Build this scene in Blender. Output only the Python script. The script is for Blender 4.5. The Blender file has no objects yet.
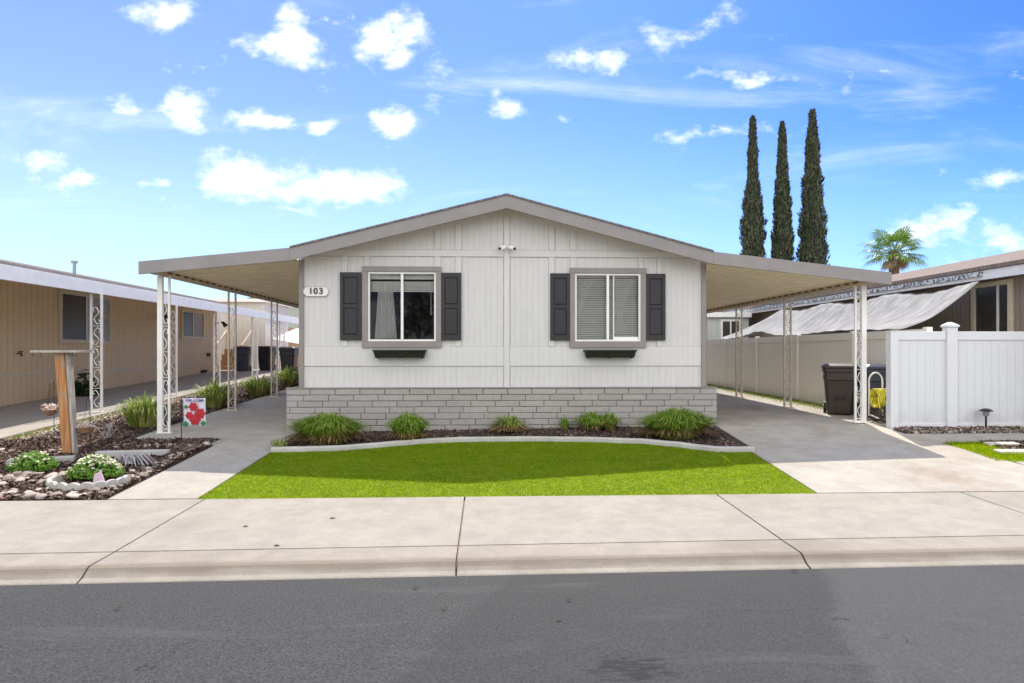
import bpy, math, random
import numpy as np
from mathutils import Vector, Matrix
random.seed(7); R = np.random.RandomState(11)
S = bpy.context.scene; C = S.collection; PI = math.pi

# ------------------------------------------------------------------ materials
def mat(name, build):
    m = bpy.data.materials.new(name); m.use_nodes = True
    nt = m.node_tree; nt.nodes.clear()
    out = nt.nodes.new('ShaderNodeOutputMaterial')
    b = nt.nodes.new('ShaderNodeBsdfPrincipled'); nt.links.new(b.outputs[0], out.inputs[0])
    build(NT(nt), b, out); return m
class NT:
    def __init__(s, nt): s.nt = nt; s.L = nt.links.new
    def n(s, t, **k):
        x = s.nt.nodes.new('ShaderNode' + t)
        for a, v in k.items(): setattr(x, a, v)
        return x
    def co(s, kind='Object'): return s.n('TexCoord').outputs[kind]
    def pos(s): return s.n('NewGeometry').outputs['Position']
    def mapping(s, v, scale=(1,1,1), loc=(0,0,0)):
        m = s.n('Mapping'); s.L(v, m.inputs[0]); m.inputs['Scale'].default_value = scale; m.inputs['Location'].default_value = loc
        return m.outputs[0]
    def noise(s, v, scale, detail=4, rough=.6, out='Fac', dist=0):
        m = s.n('TexNoise'); s.L(v, m.inputs['Vector']); m.inputs['Scale'].default_value = scale
        m.inputs['Detail'].default_value = detail; m.inputs['Roughness'].default_value = rough; m.inputs['Distortion'].default_value = dist
        return m.outputs[out]
    def math(s, op, a, b=None, c=None, clamp=False):
        m = s.n('Math', operation=op, use_clamp=clamp)
        for i, v in enumerate((a, b, c)):
            if v is None: continue
            if isinstance(v, (int, float)): m.inputs[i].default_value = v
            else: s.L(v, m.inputs[i])
        return m.outputs[0]
    def ramp(s, v, a, b, ca=0, cb=1):
        m = s.n('MapRange', interpolation_type='SMOOTHSTEP'); s.L(v, m.inputs[0])
        for i, x in zip((1,2,3,4), (a, b, ca, cb)): m.inputs[i].default_value = x
        return m.outputs[0]
    def mix(s, f, a, b, mode='MIX'):
        m = s.n('Mix', data_type='RGBA', blend_type=mode)
        for k, v in ((0, f), (6, a), (7, b)):
            if isinstance(v, (int, float)): m.inputs[k].default_value = v
            elif isinstance(v, tuple): m.inputs[k].default_value = (*v, 1)
            else: s.L(v, m.inputs[k])
        return m.outputs[2]
    def bump(s, h, b, strength=.5, dist=.01):
        m = s.n('Bump'); s.L(h, m.inputs['Height']); m.inputs['Strength'].default_value = strength; m.inputs['Distance'].default_value = dist
        s.L(m.outputs[0], b.inputs['Normal'])
    def sep(s, v):
        m = s.n('SeparateXYZ'); s.L(v, m.inputs[0]); return m.outputs
def plain(name, col, rough=.6, var=.12, scale=6, bump=0, bs=40, metal=0, spec=.5, dirt=0, dirtcol=(.1,.085,.06)):
    def f(t, b, o):
        p = t.co()
        c = t.mix(t.ramp(t.noise(p, scale), .3, .7), tuple(x*(1-var) for x in col), tuple(min(1, x*(1+var)) for x in col))
        if dirt: c = t.mix(t.ramp(t.noise(p, scale*.6, 8, .7), .5, .8, 0, dirt), c, dirtcol)
        t.L(c, b.inputs['Base Color']); b.inputs['Roughness'].default_value = rough; b.inputs['Metallic'].default_value = metal
        b.inputs['Specular IOR Level'].default_value = spec
        if bump: t.bump(t.noise(p, bs, 6), b, bump, .01)
    return mat(name, f)
def leafy(name, c1, c2, c3=None, rough=.55, trans=.25):
    def f(t, b, o):
        r = t.n('NewGeometry').outputs['Random Per Island']
        c = t.mix(r, c1, c2)
        if c3: c = t.mix(t.ramp(t.noise(t.co(), 2.5), .5, .7), c, c3)
        t.L(c, b.inputs['Base Color']); b.inputs['Roughness'].default_value = rough
        tr = t.n('BsdfTranslucent'); t.L(c, tr.inputs[0]); mx = t.n('MixShader'); mx.inputs[0].default_value = trans
        t.L(b.outputs[0], mx.inputs[1]); t.L(tr.outputs[0], mx.inputs[2]); t.L(mx.outputs[0], o.inputs[0])
    return mat(name, f)
def grooves(name, col, axis=0, pitch=.1, width=.1, dark=.72, rough=.6, dirt=.12, fade=.05, splash=0):
    """painted sheet siding with fine vertical grooves"""
    def f(t, b, o):
        p = t.pos(); x = t.sep(p)[axis]; z = t.sep(p)[2]
        fr = t.math('FRACT', t.math('DIVIDE', x, pitch))
        g = t.math('ABSOLUTE', t.math('SUBTRACT', fr, .5))
        g = t.ramp(g, .5-width, .5-width*.45, 0, 1)
        sc = (14, 14, 1.2)
        n1 = t.noise(t.mapping(p, sc), 1.5, 6, .65)
        c = t.mix(t.ramp(n1, .3, .75), tuple(v*(1-fade) for v in col), tuple(min(1, v*(1+fade)) for v in col))
        c = t.mix(t.ramp(t.noise(p, .9, 5, .7), .45, .8, 0, dirt), c, tuple(v*.6 for v in (col[0], col[1]*.95, col[2]*.85)))
        if splash: c = t.mix(t.math('MULTIPLY', t.ramp(z, .45, .95, .45, 0), t.ramp(t.noise(p, 5, 6, .7), .35, .7)), c, (.42,.36,.29))
        c = t.mix(t.math('MULTIPLY', g, 1-dark), c, tuple(v*.25 for v in col))
        t.L(c, b.inputs['Base Color']); b.inputs['Roughness'].default_value = rough
        h = t.math('SUBTRACT', t.math('MULTIPLY', n1, .25), g)
        t.bump(h, b, .55, .008)
    return mat(name, f)
def concrete(name, base=(.46,.425,.375), stain=(.25,.22,.19), amt=.55, spots=.5, gutter=False):
    def f(t, b, o):
        p = t.pos()
        n1 = t.noise(p, .55, 7, .62); n2 = t.noise(p, 3.2, 8, .7); n3 = t.noise(p, 60, 3, .6)
        n4 = t.noise(t.mapping(p, (.25, 1.3, 1)), 1.6, 6, .6, dist=.6)
        c = t.mix(t.ramp(n2, .3, .7), tuple(v*.86 for v in base), tuple(v*1.10 for v in base))
        c = t.mix(t.ramp(n1, .48, .75, 0, amt), c, stain)
        c = t.mix(t.ramp(n4, .56, .74, 0, amt*.7), c, tuple(v*.75 for v in base))
        c = t.mix(t.ramp(n3, .35, .72, 0, .42), c, tuple(v*.7 for v in base))
        v = t.n('TexVoronoi'); t.L(p, v.inputs['Vector']); v.inputs['Scale'].default_value = 2.3
        sp = t.ramp(v.outputs['Distance'], .012, .035, spots, 0)
        c = t.mix(sp, c, (.09,.08,.07))
        if gutter:
            q = t.sep(p); e = t.math('SUBTRACT', q[1], t.math('MULTIPLY_ADD', q[0], .018, 5.33))
            e = t.math('ADD', e, t.math('MULTIPLY', t.math('SUBTRACT', t.noise(t.mapping(p, (.6, 5, 1)), 2.5, 6), .5), .16))
            band = t.math('MULTIPLY', t.ramp(e, .05, .13), t.ramp(e, .15, .26, 1, 0))
            c = t.mix(t.math('MULTIPLY', band, .55), c, (.17,.13,.09))
        t.L(c, b.inputs['Base Color']); b.inputs['Roughness'].default_value = .85; b.inputs['Specular IOR Level'].default_value = .25
        t.bump(t.math('ADD', n3, t.math('MULTIPLY', n2, .6)), b, .35, .006)
    return mat(name, f)

M = {}
M['concrete'] = concrete('concrete', (.35,.322,.28), (.25,.22,.185), .5)
M['curbc'] = concrete('curb_concrete', (.335,.30,.255), (.2,.17,.135), .7, gutter=True)
M['drivec'] = concrete('driveway_concrete', (.43,.40,.355), (.24,.17,.11), .8, .6)
M['walkc'] = concrete('walk_concrete', (.40,.372,.33), (.27,.24,.2), .5)
M['edging'] = concrete('edging_concrete', (.5,.49,.46), (.26,.25,.23), .5)
M['white_siding'] = grooves('white_siding', (.63,.62,.61), 0, .105, .05, .90, fade=.04, dirt=.22)
M['white_band'] = grooves('white_trim_board', (.645,.635,.625), 0, .105, .02, .93, fade=.03, dirt=.08)
M['white_side'] = grooves('white_side_siding', (.80,.81,.83), 1, .105, .055, .80)
M['tan_siding'] = grooves('tan_siding', (.80,.60,.37), 1, .20, .05, .55, dirt=.2)
M['tan_siding2'] = grooves('brown_siding', (.33,.27,.215), 1, .12, .08, .5, dirt=.2)
M['beige_wall'] = grooves('beige_wall', (.62,.58,.53), 0, .2, .05, .75)
M['shade_line'] = plain('batten_shade_line', (.40,.385,.38), .9, .2, 8)  # grey tone standing in for the shade along batten edges
M['trim'] = plain('warm_grey_trim', (.265,.24,.23), .55, .06, 3, .1)
M['fascia'] = plain('grey_fascia', (.265,.245,.245), .5, .07, 2, .12, dirt=.15)
M['white'] = plain('white_paint', (.82,.81,.78), .45, .04, 5, .08, dirt=.12, dirtcol=(.4,.36,.3))
M['sash'] = plain('white_sash', (.84,.84,.82), .35, .02)
M['cream_trim'] = plain('cream_trim', (.72,.62,.47), .55, .06)
M['shutter'] = plain('charcoal_shutter', (.024,.022,.025), .5, .12, 12, .1)
M['planter'] = plain('black_planter', (.015,.013,.013), .45, .2, 12)
M['steel'] = plain('bare_steel', (.45,.44,.43), .35, .1, metal=.8)
M['dark'] = plain('dark_plastic', (.015,.015,.017), .4, .1)
M['vinyl'] = grooves('white_vinyl', (.67,.69,.72), 0, .15, .03, .86, rough=.4, dirt=.10, fade=.02, splash=1)
M['vinyl_side'] = grooves('beige_vinyl', (.88,.84,.73), 1, .17, .03, .9, rough=.45, dirt=.12, fade=.03, splash=1)
M['vinyl_plain'] = plain('smooth_vinyl', (.69,.705,.735), .4, .02)
M['vinyl_plain_b'] = plain('smooth_beige_vinyl', (.88,.84,.73), .45, .03)
M['pan'] = plain('cream_metal_pan', (.90,.77,.52), .38, .05, 1.5, dirt=.1, dirtcol=(.6,.47,.3))
M['beam'] = plain('cream_beam', (.60,.50,.36), .5, .12, 3, dirt=.4, dirtcol=(.12,.08,.04))
M['rustbrown'] = plain('rusty_brown', (.20,.12,.055), .8, .3, 9)
M['post'] = plain('cream_post_paint', (.56,.50,.41), .5, .12, 5, dirt=.5, dirtcol=(.2,.13,.07))
M['postw'] = plain('white_post_paint', (.8,.79,.76), .45, .05, 5, dirt=.15, dirtcol=(.4,.33,.25))
M['wood'] = None
def fwood(c1, c2, c3):
    def f(t, b, o):
        p = t.co()
        g = t.noise(t.mapping(p, (28, 28, 1.6)), 1, 6, .65, dist=.4)
        c = t.mix(t.ramp(g, .3, .7), c1, c2)
        c = t.mix(t.ramp(t.noise(p, 2.5, 4), .5, .68, 0, .85), c, c3)
        t.L(c, b.inputs['Base Color']); b.inputs['Roughness'].default_value = .8; t.bump(g, b, .5, .006)
    return f
M['wood'] = mat('weathered_cedar', fwood((.32,.13,.045), (.52,.27,.11), (.34,.27,.2)))
M['greywood'] = mat('silvered_board', fwood((.3,.27,.24), (.5,.46,.41), (.22,.19,.17)))
M['fencewood'] = mat('brown_fence_wood', fwood((.30,.17,.09), (.45,.28,.16), (.25,.17,.11)))
def shingle(c1, c2):
    def f(t, b, o):
        p = t.pos(); k = t.n('TexBrick'); t.L(t.mapping(p, (3.2, 6.5, 6.5)), k.inputs['Vector'])
        k.inputs['Color1'].default_value = (*c1, 1); k.inputs['Color2'].default_value = (*c2, 1)
        k.inputs['Mortar'].default_value = tuple(v*.4 for v in c1) + (1,); k.inputs['Mortar Size'].default_value = .03; k.inputs['Scale'].default_value = 1
        c = t.mix(t.ramp(t.noise(p, 18, 4), .3, .7, 0, .6), k.outputs[0], tuple(v*.55 for v in c1))
        t.L(c, b.inputs['Base Color']); b.inputs['Roughness'].default_value = .9; t.bump(t.noise(p, 50, 4), b, .6, .01)
    return f
M['shingle'] = mat('grey_shingle', shingle((.2,.18,.165), (.27,.245,.22)))
M['shingle_b'] = mat('brown_shingle', shingle((.25,.185,.15), (.34,.26,.21)))
def block(t, b, o):
    p = t.co(); r = t.n('NewGeometry').outputs['Random Per Island']
    c = t.mix(r, (.35,.33,.31), (.40,.378,.358))
    n = t.noise(p, 9, 6, .7)
    c = t.mix(t.ramp(n, .42, .75, 0, .4), c, (.27,.25,.235))
    t.L(c, b.inputs['Base Color']); b.inputs['Roughness'].default_value = .85
    t.bump(t.math('ADD', t.noise(t.mapping(p, (9, 9, 26)), 1, 5), t.math('MULTIPLY', t.noise(p, 60, 3), .3)), b, .6, .012)
M['block'] = mat('slump_block', block)
M['mortar'] = plain('mortar', (.23,.215,.205), .9, .2, 20)
def asphalt(t, b, o):
    p = t.pos(); x, y, z = t.sep(p)[0], t.sep(p)[1], t.sep(p)[2]
    agg = t.noise(p, 62, 4, .75); mid = t.noise(p, 1.3, 7, .65); fine = t.noise(p, 14, 6, .75)
    c = t.mix(t.ramp(agg, .32, .7), (.026,.0265,.027), (.080,.081,.081))
    edge = t.math('ADD', x, t.math('MULTIPLY', t.math('SUBTRACT', t.noise(p, 1.1, 6, .6), .5), .55))
    e2 = t.math('ADD', edge, t.math('MULTIPLY', t.math('SUBTRACT', 5.3, y), .38))
    dark = t.math('MULTIPLY', t.ramp(e2, .10, .22), t.ramp(e2, 2.72, 2.86, 1, 0))
    c = t.mix(t.math('MULTIPLY', dark, .35), c, (.030,.029,.030))
    c = t.mix(t.ramp(e2, 2.74, 2.90, 0, .3), c, (.10,.102,.106))
    st = t.noise(t.mapping(p, (.35, 2.2, 1)), 1.4, 7, .6, dist=.8)
    c = t.mix(t.ramp(st, .54, .75, 0, .4), c, (.105,.10,.098))
    c = t.mix(t.ramp(mid, .55, .8, 0, .5), c, (.036,.036,.04))
    c = t.mix(t.ramp(fine, .66, .8, 0, .5), c, (.16,.155,.15))
    vo = t.n('TexVoronoi'); t.L(p, vo.inputs['Vector']); vo.inputs['Scale'].default_value = 55
    c = t.mix(t.math('MULTIPLY', t.ramp(vo.outputs['Distance'], .10, .22, .35, 0), t.ramp(t.sep(vo.outputs['Color'])[0], .55, .8)), c, (.24,.235,.225))
    cr = t.n('TexVoronoi', feature='DISTANCE_TO_EDGE'); wv = t.n('VectorMath', operation='ADD'); t.L(p, wv.inputs[0]); ns = t.n('TexNoise'); t.L(p, ns.inputs['Vector']); ns.inputs['Scale'].default_value = 3
    t.L(ns.outputs['Color'], wv.inputs[1]); t.L(wv.outputs[0], cr.inputs['Vector']); cr.inputs['Scale'].default_value = .55
    c = t.mix(t.math('MULTIPLY', t.ramp(cr.outputs['Distance'], .002, .007, .7, 0), t.ramp(t.noise(p, .7, 3), .52, .6)), c, (.02,.02,.02))
    # worn tyre scuff near the kerb side
    dx = t.math('MULTIPLY', t.math('SUBTRACT', x, .86), 3.6); dy = t.math('MULTIPLY', t.math('SUBTRACT', y, 3.72), 5.0)
    d = t.math('SQRT', t.math('ADD', t.math('MULTIPLY', dx, dx), t.math('MULTIPLY', dy, dy)))
    d = t.math('ADD', d, t.math('MULTIPLY', t.math('SUBTRACT', t.noise(p, 9, 5), .5), 1.6))
    c = t.mix(t.math('MULTIPLY', t.ramp(d, .5, 1.0, .9, 0), t.ramp(t.noise(t.mapping(p, (6, 30, 1)), 1, 4), .4, .55)), c, (.016,.016,.017))
    t.L(c, b.inputs['Base Color']); b.inputs['Roughness'].default_value = .82; b.inputs['Specular IOR Level'].default_value = .3
    t.bump(t.math('ADD', agg, t.math('MULTIPLY', fine, .5)), b, .5, .008)
M['asphalt'] = mat('asphalt', asphalt)
def soil(t, b, o):
    p = t.pos()
    c = t.mix(t.ramp(t.noise(p, 1.1, 6), .35, .65), (.36,.25,.16), (.42,.33,.25))
    c = t.mix(t.ramp(t.noise(p, 30, 4), .5, .75, 0, .6), c, (.2,.14,.1))
    t.L(c, b.inputs['Base Color']); b.inputs['Roughness'].default_value = .95; t.bump(t.noise(p, 40, 5), b, .8, .02)
M['soil'] = mat('dry_soil', soil)
M['gravel_tan'] = mat('tan_gravel', lambda t, b, o: soil(t, b, o))
M['mulch_base'] = plain('mulch_soil', (.05,.033,.027), .95, .4, 9, .8, 60)
def chip(name, c1, c2, c3):
    def f(t, b, o):
        r = t.n('NewGeometry').outputs['Random Per Island']
        cr = t.n('ValToRGB'); t.L(r, cr.inputs[0]); e = cr.color_ramp.elements
        e[0].color = (*c1, 1); e[1].color = (*c3, 1); m_ = e.new(.55); m_.color = (*c2, 1)
        t.L(cr.outputs[0], b.inputs['Base Color']); b.inputs['Roughness'].default_value = .85
    return mat(name, f)
M['chips'] = chip('bark_chips', (.035,.022,.018), (.10,.058,.042), (.27,.185,.14))
M['pebbles'] = chip('pebbles', (.16,.12,.1), (.4,.33,.28), (.62,.57,.52))
M['river'] = mat('river_rock', lambda t, b, o: (t.L(t.mix(t.n('ObjectInfo').outputs['Random'], (.17,.125,.105), (.56,.49,.43)), b.inputs['Base Color']),
    b.inputs['Roughness'].__setattr__('default_value', .75), t.bump(t.noise(t.co(), 12, 4), b, .3, .01)))
M['turf_base'] = plain('turf_base', (.20,.27,.01), .9, .2, 5)
def turf(t, b, o):
    r = t.n('NewGeometry').outputs['Random Per Island']; p = t.pos()
    c = t.mix(r, (.08,.17,.002), (.47,.60,.004))
    c = t.mix(t.ramp(t.noise(p, 1.4, 5, .6), .42, .7, 0, .45), c, (.36,.42,.02))
    c = t.mix(t.ramp(t.noise(t.mapping(p, (.4, 3, 1)), 2, 4), .5, .75, 0, .35), c, (.15,.25,.008))
    t.L(c, b.inputs['Base Color']); b.inputs['Roughness'].default_value = .8; b.inputs['Specular IOR Level'].default_value = .12
    tr = t.n('BsdfTranslucent'); t.L(c, tr.inputs[0]); mx = t.n('MixShader'); mx.inputs[0].default_value = .7
    t.L(b.outputs[0], mx.inputs[1]); t.L(tr.outputs[0], mx.inputs[2]); t.L(mx.outputs[0], o.inputs[0])
M['turf'] = mat('turf_blades', turf)
M['strap'] = leafy('strap_leaves', (.14,.24,.03), (.38,.44,.09), (.52,.50,.18))
M['tuft'] = leafy('tuft_leaves', (.10,.20,.015), (.30,.42,.05), (.40,.42,.10))
M['dry'] = leafy('dry_leaves', (.20,.13,.05), (.42,.28,.13))
M['flower_leaf'] = leafy('bright_leaves', (.12,.27,.03), (.26,.42,.07))
M['darkleaf'] = leafy('dark_leaves', (.03,.06,.02), (.08,.12,.045))
M['petal'] = leafy('white_petals', (.75,.74,.68), (.85,.83,.6))
M['pink'] = leafy('pink_petals', (.80,.62,.55), (.85,.78,.70))
M['cypress'] = leafy('cypress_foliage', (.028,.046,.026), (.075,.095,.052), trans=.1)
M['cypcore'] = plain('cypress_inner', (.035,.04,.025), .9, .3, 2)
M['palm'] = leafy('palm_leaf', (.10,.20,.03), (.24,.38,.06), rough=.4)
M['palmdry'] = leafy('dry_palm_leaf', (.32,.25,.15), (.45,.37,.24))
M['bark'] = plain('bark', (.13,.095,.065), .95, .3, 12, .9, 30)
M['binbrown'] = plain('brown_bin_plastic', (.050,.036,.030), .42, .12, 8, .05)
M['binblue'] = plain('slate_bin_plastic', (.045,.05,.075), .4, .1, 8)
M['binblack'] = plain('black_bin_plastic', (.018,.018,.022), .4, .1, 8)
M['yellow'] = plain('yellow_hose', (.68,.60,.04), .4, .1)
M['tarp'] = None
def cloth(t, b, o):
    p = t.pos(); n = t.noise(t.mapping(p, (.8, 5, 3)), 1.2, 6, .6)
    c = t.mix(t.ramp(n, .35, .7), (.31,.305,.30), (.50,.49,.48))
    t.L(c, b.inputs['Base Color']); b.inputs['Roughness'].default_value = .8
    tr = t.n('BsdfTranslucent'); t.L(c, tr.inputs[0]); mx = t.n('MixShader'); mx.inputs[0].default_value = .3
    t.L(b.outputs[0], mx.inputs[1]); t.L(tr.outputs[0], mx.inputs[2]); t.L(mx.outputs[0], o.inputs[0])
M['tarp'] = mat('shade_cloth', cloth)
def curtain(t, b, o):
    c = (.88,.86,.80, 1); b.inputs['Base Color'].default_value = c; b.inputs['Roughness'].default_value = .9
    tr = t.n('BsdfTranslucent'); tr.inputs[0].default_value = c; mx = t.n('MixShader'); mx.inputs[0].default_value = .35
    t.L(b.outputs[0], mx.inputs[1]); t.L(tr.outputs[0], mx.inputs[2]); t.L(mx.outputs[0], o.inputs[0])
M['curtain'] = mat('sheer_curtain', curtain)
M['blind'] = plain('blind_slats', (.90,.88,.82), .5, .03)
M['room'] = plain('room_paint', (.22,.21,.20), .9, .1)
def glass(t, b, o):
    g = t.n('BsdfGlossy'); g.inputs['Roughness'].default_value = .02
    tr = t.n('BsdfTransparent'); tr.inputs[0].default_value = (.93,.95,.95,1)
    fr = t.n('Fresnel'); fr.inputs[0].default_value = 1.6
    mx = t.n('MixShader'); t.L(t.math('MULTIPLY', fr.outputs[0], 1.4, clamp=True), mx.inputs[0]); t.L(tr.outputs[0], mx.inputs[1]); t.L(g.outputs[0], mx.inputs[2])
    t.L(mx.outputs[0], o.inputs[0])
M['glass'] = mat('window_glass', glass)
M['screen'] = plain('dark_window_screen', (.05,.045,.042), .35, .2, 8)
M['pale_curtain'] = plain('pale_curtain', (.50,.50,.50), .8, .15, 6)
M['green_house'] = grooves('sage_siding', (.36,.42,.37), 0, .3, .04, .8)
M['sage'] = grooves('pale_sage_siding', (.52,.55,.52), 0, .2, .04, .85)
M['greytrim'] = plain('dark_green_trim', (.09,.14,.12), .6, .1)
M['flagw'] = plain('flag_cloth', (.66,.62,.72), .8, .06, 12)
M['red'] = plain('red_print', (.42,.02,.03), .8, .3, 40)
M['redp'] = plain('red_plastic', (.55,.04,.03), .5, .1)
M['greenp'] = plain('green_print', (.03,.19,.06), .8, .2, 30)
M['blueink'] = plain('blue_ink', (.08,.09,.25), .8, .1)
M['drift'] = plain('driftwood', (.42,.40,.42), .85, .2, 10, .5)
M['terracotta'] = plain('coir_basket', (.30,.16,.09), .9, .25, 20, .6)
M['lavender'] = plain('lavender_stone', (.55,.42,.5), .8, .1)
M['opp_wall'] = plain('grey_stucco', (.42,.43,.45), .8, .05)
M['stone'] = plain('cream_paver', (.62,.55,.45), .85, .08, 8, .3)
M['galv'] = plain('galvanized', (.35,.36,.38), .4, .2, 10, metal=.6)
M['mottle'] = mat('mottled_gutter', lambda t, b, o: (t.L(t.mix(t.ramp(t.noise(t.pos(), 14, 3, .7), .44, .56), (.10,.10,.12), (.62,.62,.62)), b.inputs['Base Color']), b.inputs['Roughness'].__setattr__('default_value', .6)))

# ------------------------------------------------------------------ mesh helpers
class MB:
    def __init__(s): s.v = []; s.f = []
    def add(s, v, f):
        k = len(s.v); s.v += [tuple(p) for p in v]; s.f += [tuple(i + k for i in q) for q in f]; return s
    def box(s, x0, x1, y0, y1, z0, z1):
        return s.add([(x0,y0,z0),(x1,y0,z0),(x1,y1,z0),(x0,y1,z0),(x0,y0,z1),(x1,y0,z1),(x1,y1,z1),(x0,y1,z1)],
                     [(0,3,2,1),(4,5,6,7),(0,1,5,4),(1,2,6,5),(2,3,7,6),(3,0,4,7)])
    def hexa(s, p): # 8 points, bottom ring then top ring
        return s.add(p, [(0,3,2,1),(4,5,6,7),(0,1,5,4),(1,2,6,5),(2,3,7,6),(3,0,4,7)])
    def prism(s, poly, a0, a1, axis='y'):
        n = len(poly)
        def P(p, a):
            return {'y': (p[0], a, p[1]), 'x': (a, p[0], p[1]), 'z': (p[0], p[1], a)}[axis]
        v = [P(p, a0) for p in poly] + [P(p, a1) for p in poly]
        f = [tuple(range(n)), tuple(range(2*n-1, n-1, -1))] + [(i, i+n, (i+1) % n + n, (i+1) % n) for i in range(n)]
        return s.add(v, f)
    def tube(s, pts, r, n=8, cap=True):
        pts = [Vector(p) for p in pts]; rr = r if isinstance(r, (list, tuple)) else [r]*len(pts)
        v = []; f = []; up = None
        for i, p in enumerate(pts):
            d = (pts[min(i+1, len(pts)-1)] - pts[max(i-1, 0)]).normalized()
            if up is None: up = Vector((0,0,1)) if abs(d.z) < .9 else Vector((1,0,0))
            a = d.cross(up).normalized(); b_ = a.cross(d).normalized(); up = b_
            for k in range(n):
                t = 2*PI*k/n; v.append(p + a*math.cos(t)*rr[i] + b_*math.sin(t)*rr[i])
        for i in range(len(pts)-1):
            for k in range(n): f.append((i*n+k, i*n+(k+1) % n, (i+1)*n+(k+1) % n, (i+1)*n+k))
        if cap: f += [tuple(range(n-1, -1, -1)), tuple(range((len(pts)-1)*n, len(pts)*n))]
        return s.add(v, f)
    def lathe(s, prof, c=(0,0,0), n=20):
        v = []; f = []
        for r, z in prof:
            for k in range(n): t = 2*PI*k/n; v.append((c[0]+r*math.cos(t), c[1]+r*math.sin(t), c[2]+z))
        for i in range(len(prof)-1):
            for k in range(n): f.append((i*n+k, i*n+(k+1) % n, (i+1)*n+(k+1) % n, (i+1)*n+k))
        f += [tuple(range(n-1, -1, -1)), tuple(range((len(prof)-1)*n, len(prof)*n))]
        return s.add(v, f)
    def build(s, name, m, parent=None, smooth=False, bevel=0, loc=None):
        me = bpy.data.meshes.new(name); me.from_pydata(s.v, [], s.f); me.materials.append(m); me.update()
        o = bpy.data.objects.new(name, me); C.objects.link(o)
        if smooth: me.polygons.foreach_set('use_smooth', [True]*len(me.polygons))
        if bevel:
            b = o.modifiers.new('bevel', 'BEVEL'); b.width = bevel; b.segments = 2; b.limit_method = 'ANGLE'; b.angle_limit = .6
        if parent: o.parent = parent
        if loc: o.location = loc
        return o
def empty(name, loc, label, cat, group=None, rz=0):
    o = bpy.data.objects.new(name, None); C.objects.link(o); o.location = loc; o.rotation_euler = (0,0,rz); o.empty_display_size = .1
    return tag(o, label, cat, group)
def tag(o, label, cat, group=None):
    o['label'] = label; o['category'] = cat
    if group: o['group'] = group
    return o
def struct(o): o['kind'] = 'structure'; return o
def copy_tree(o, parent=None):
    c = o.copy(); C.objects.link(c); c.parent = parent
    for ch in [x for x in list(C.objects) if x.parent is o]: copy_tree(ch, c)
    return c
def lerp(a, b, t): t = max(0, min(1, t)); return a + (b-a)*t
def gz(x, y):
    """height of the ground"""
    zf = lerp(.44, .56, (x+4)/9)
    if y < 5.35: return 0.
    if y < 5.87: return lerp(0, .09, (y-5.35)/.52)
    if y < 7.62: return lerp(.09, .14, (y-5.87)/1.75)
    if y < 11.5: return lerp(.14, zf, (y-7.62)/3.88)
    return zf + min(y-11.5, 16)*lerp(.04, .012, (x+3)/6)
def sheet(name, m, xs, ys, dz, parent=None, fx=None):
    """a slab top following the ground; fx(y)->(x0,x1) optional"""
    mb = MB(); n = len(xs); v = []
    for y in ys:
        for i, x in enumerate(xs):
            if fx: a, b_ = fx(y); x = a + (b_-a)*i/(n-1)
            v.append((x, y, gz(x, y)+dz))
    f = [(j*n+i, j*n+i+1, (j+1)*n+i+1, (j+1)*n+i) for j in range(len(ys)-1) for i in range(n-1)]
    # skirt going down so that slab edges have depth
    k = len(v); ring = [i for i in range(n)] + [(j+1)*n-1 for j in range(1, len(ys))] + [(len(ys)-1)*n+i for i in range(n-2, -1, -1)] + [j*n for j in range(len(ys)-2, 0, -1)]
    v += [(v[i][0], v[i][1], v[i][2]-.1) for i in ring]; L = len(ring)
    f += [(ring[(i+1) % L], ring[i], k+i, k+(i+1) % L) for i in range(L)]
    mb.add(v, f); return mb.build(name, m, parent)
def rng(a, b, n): return [a + (b-a)*i/n for i in range(n+1)]

# ------------------------------------------------------------------ ground, road, paving
mb = MB()
xs = [-400,-60,-30,-14,-11,-8,-6,-4,-2,0,2,4,5,6,8,10,14,30,60,400]; ys = [-400,-60,-20,0,5.0,5.35,5.87,7.62,9,10.2,11.5,14,18,22,27.5,40,80,400]
v = [(x, y, gz(x, y)-.06) for y in ys for x in xs]; n = len(xs)
mb.add(v, [(j*n+i, j*n+i+1, (j+1)*n+i+1, (j+1)*n+i) for j in range(len(ys)-1) for i in range(n-1)])
struct(mb.build('ground', M['soil']))
def cy(x): return 5.33 + .018*x      # kerb line
mb = MB(); xr = rng(-60, 60, 60)
mb.add([(x, -4.5, -.03) for x in xr] + [(x, 2.2, .012) for x in xr] + [(x, cy(x)-.003, .0) for x in xr],
       [(r*61+i, r*61+i+1, (r+1)*61+i+1, (r+1)*61+i) for r in range(2) for i in range(60)])
struct(mb.build('road', M['asphalt']))
mb = MB(); mb.box(-60, 60, -7, -4.51, -.1, .05); struct(mb.build('far_sidewalk', M['concrete']))
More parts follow.
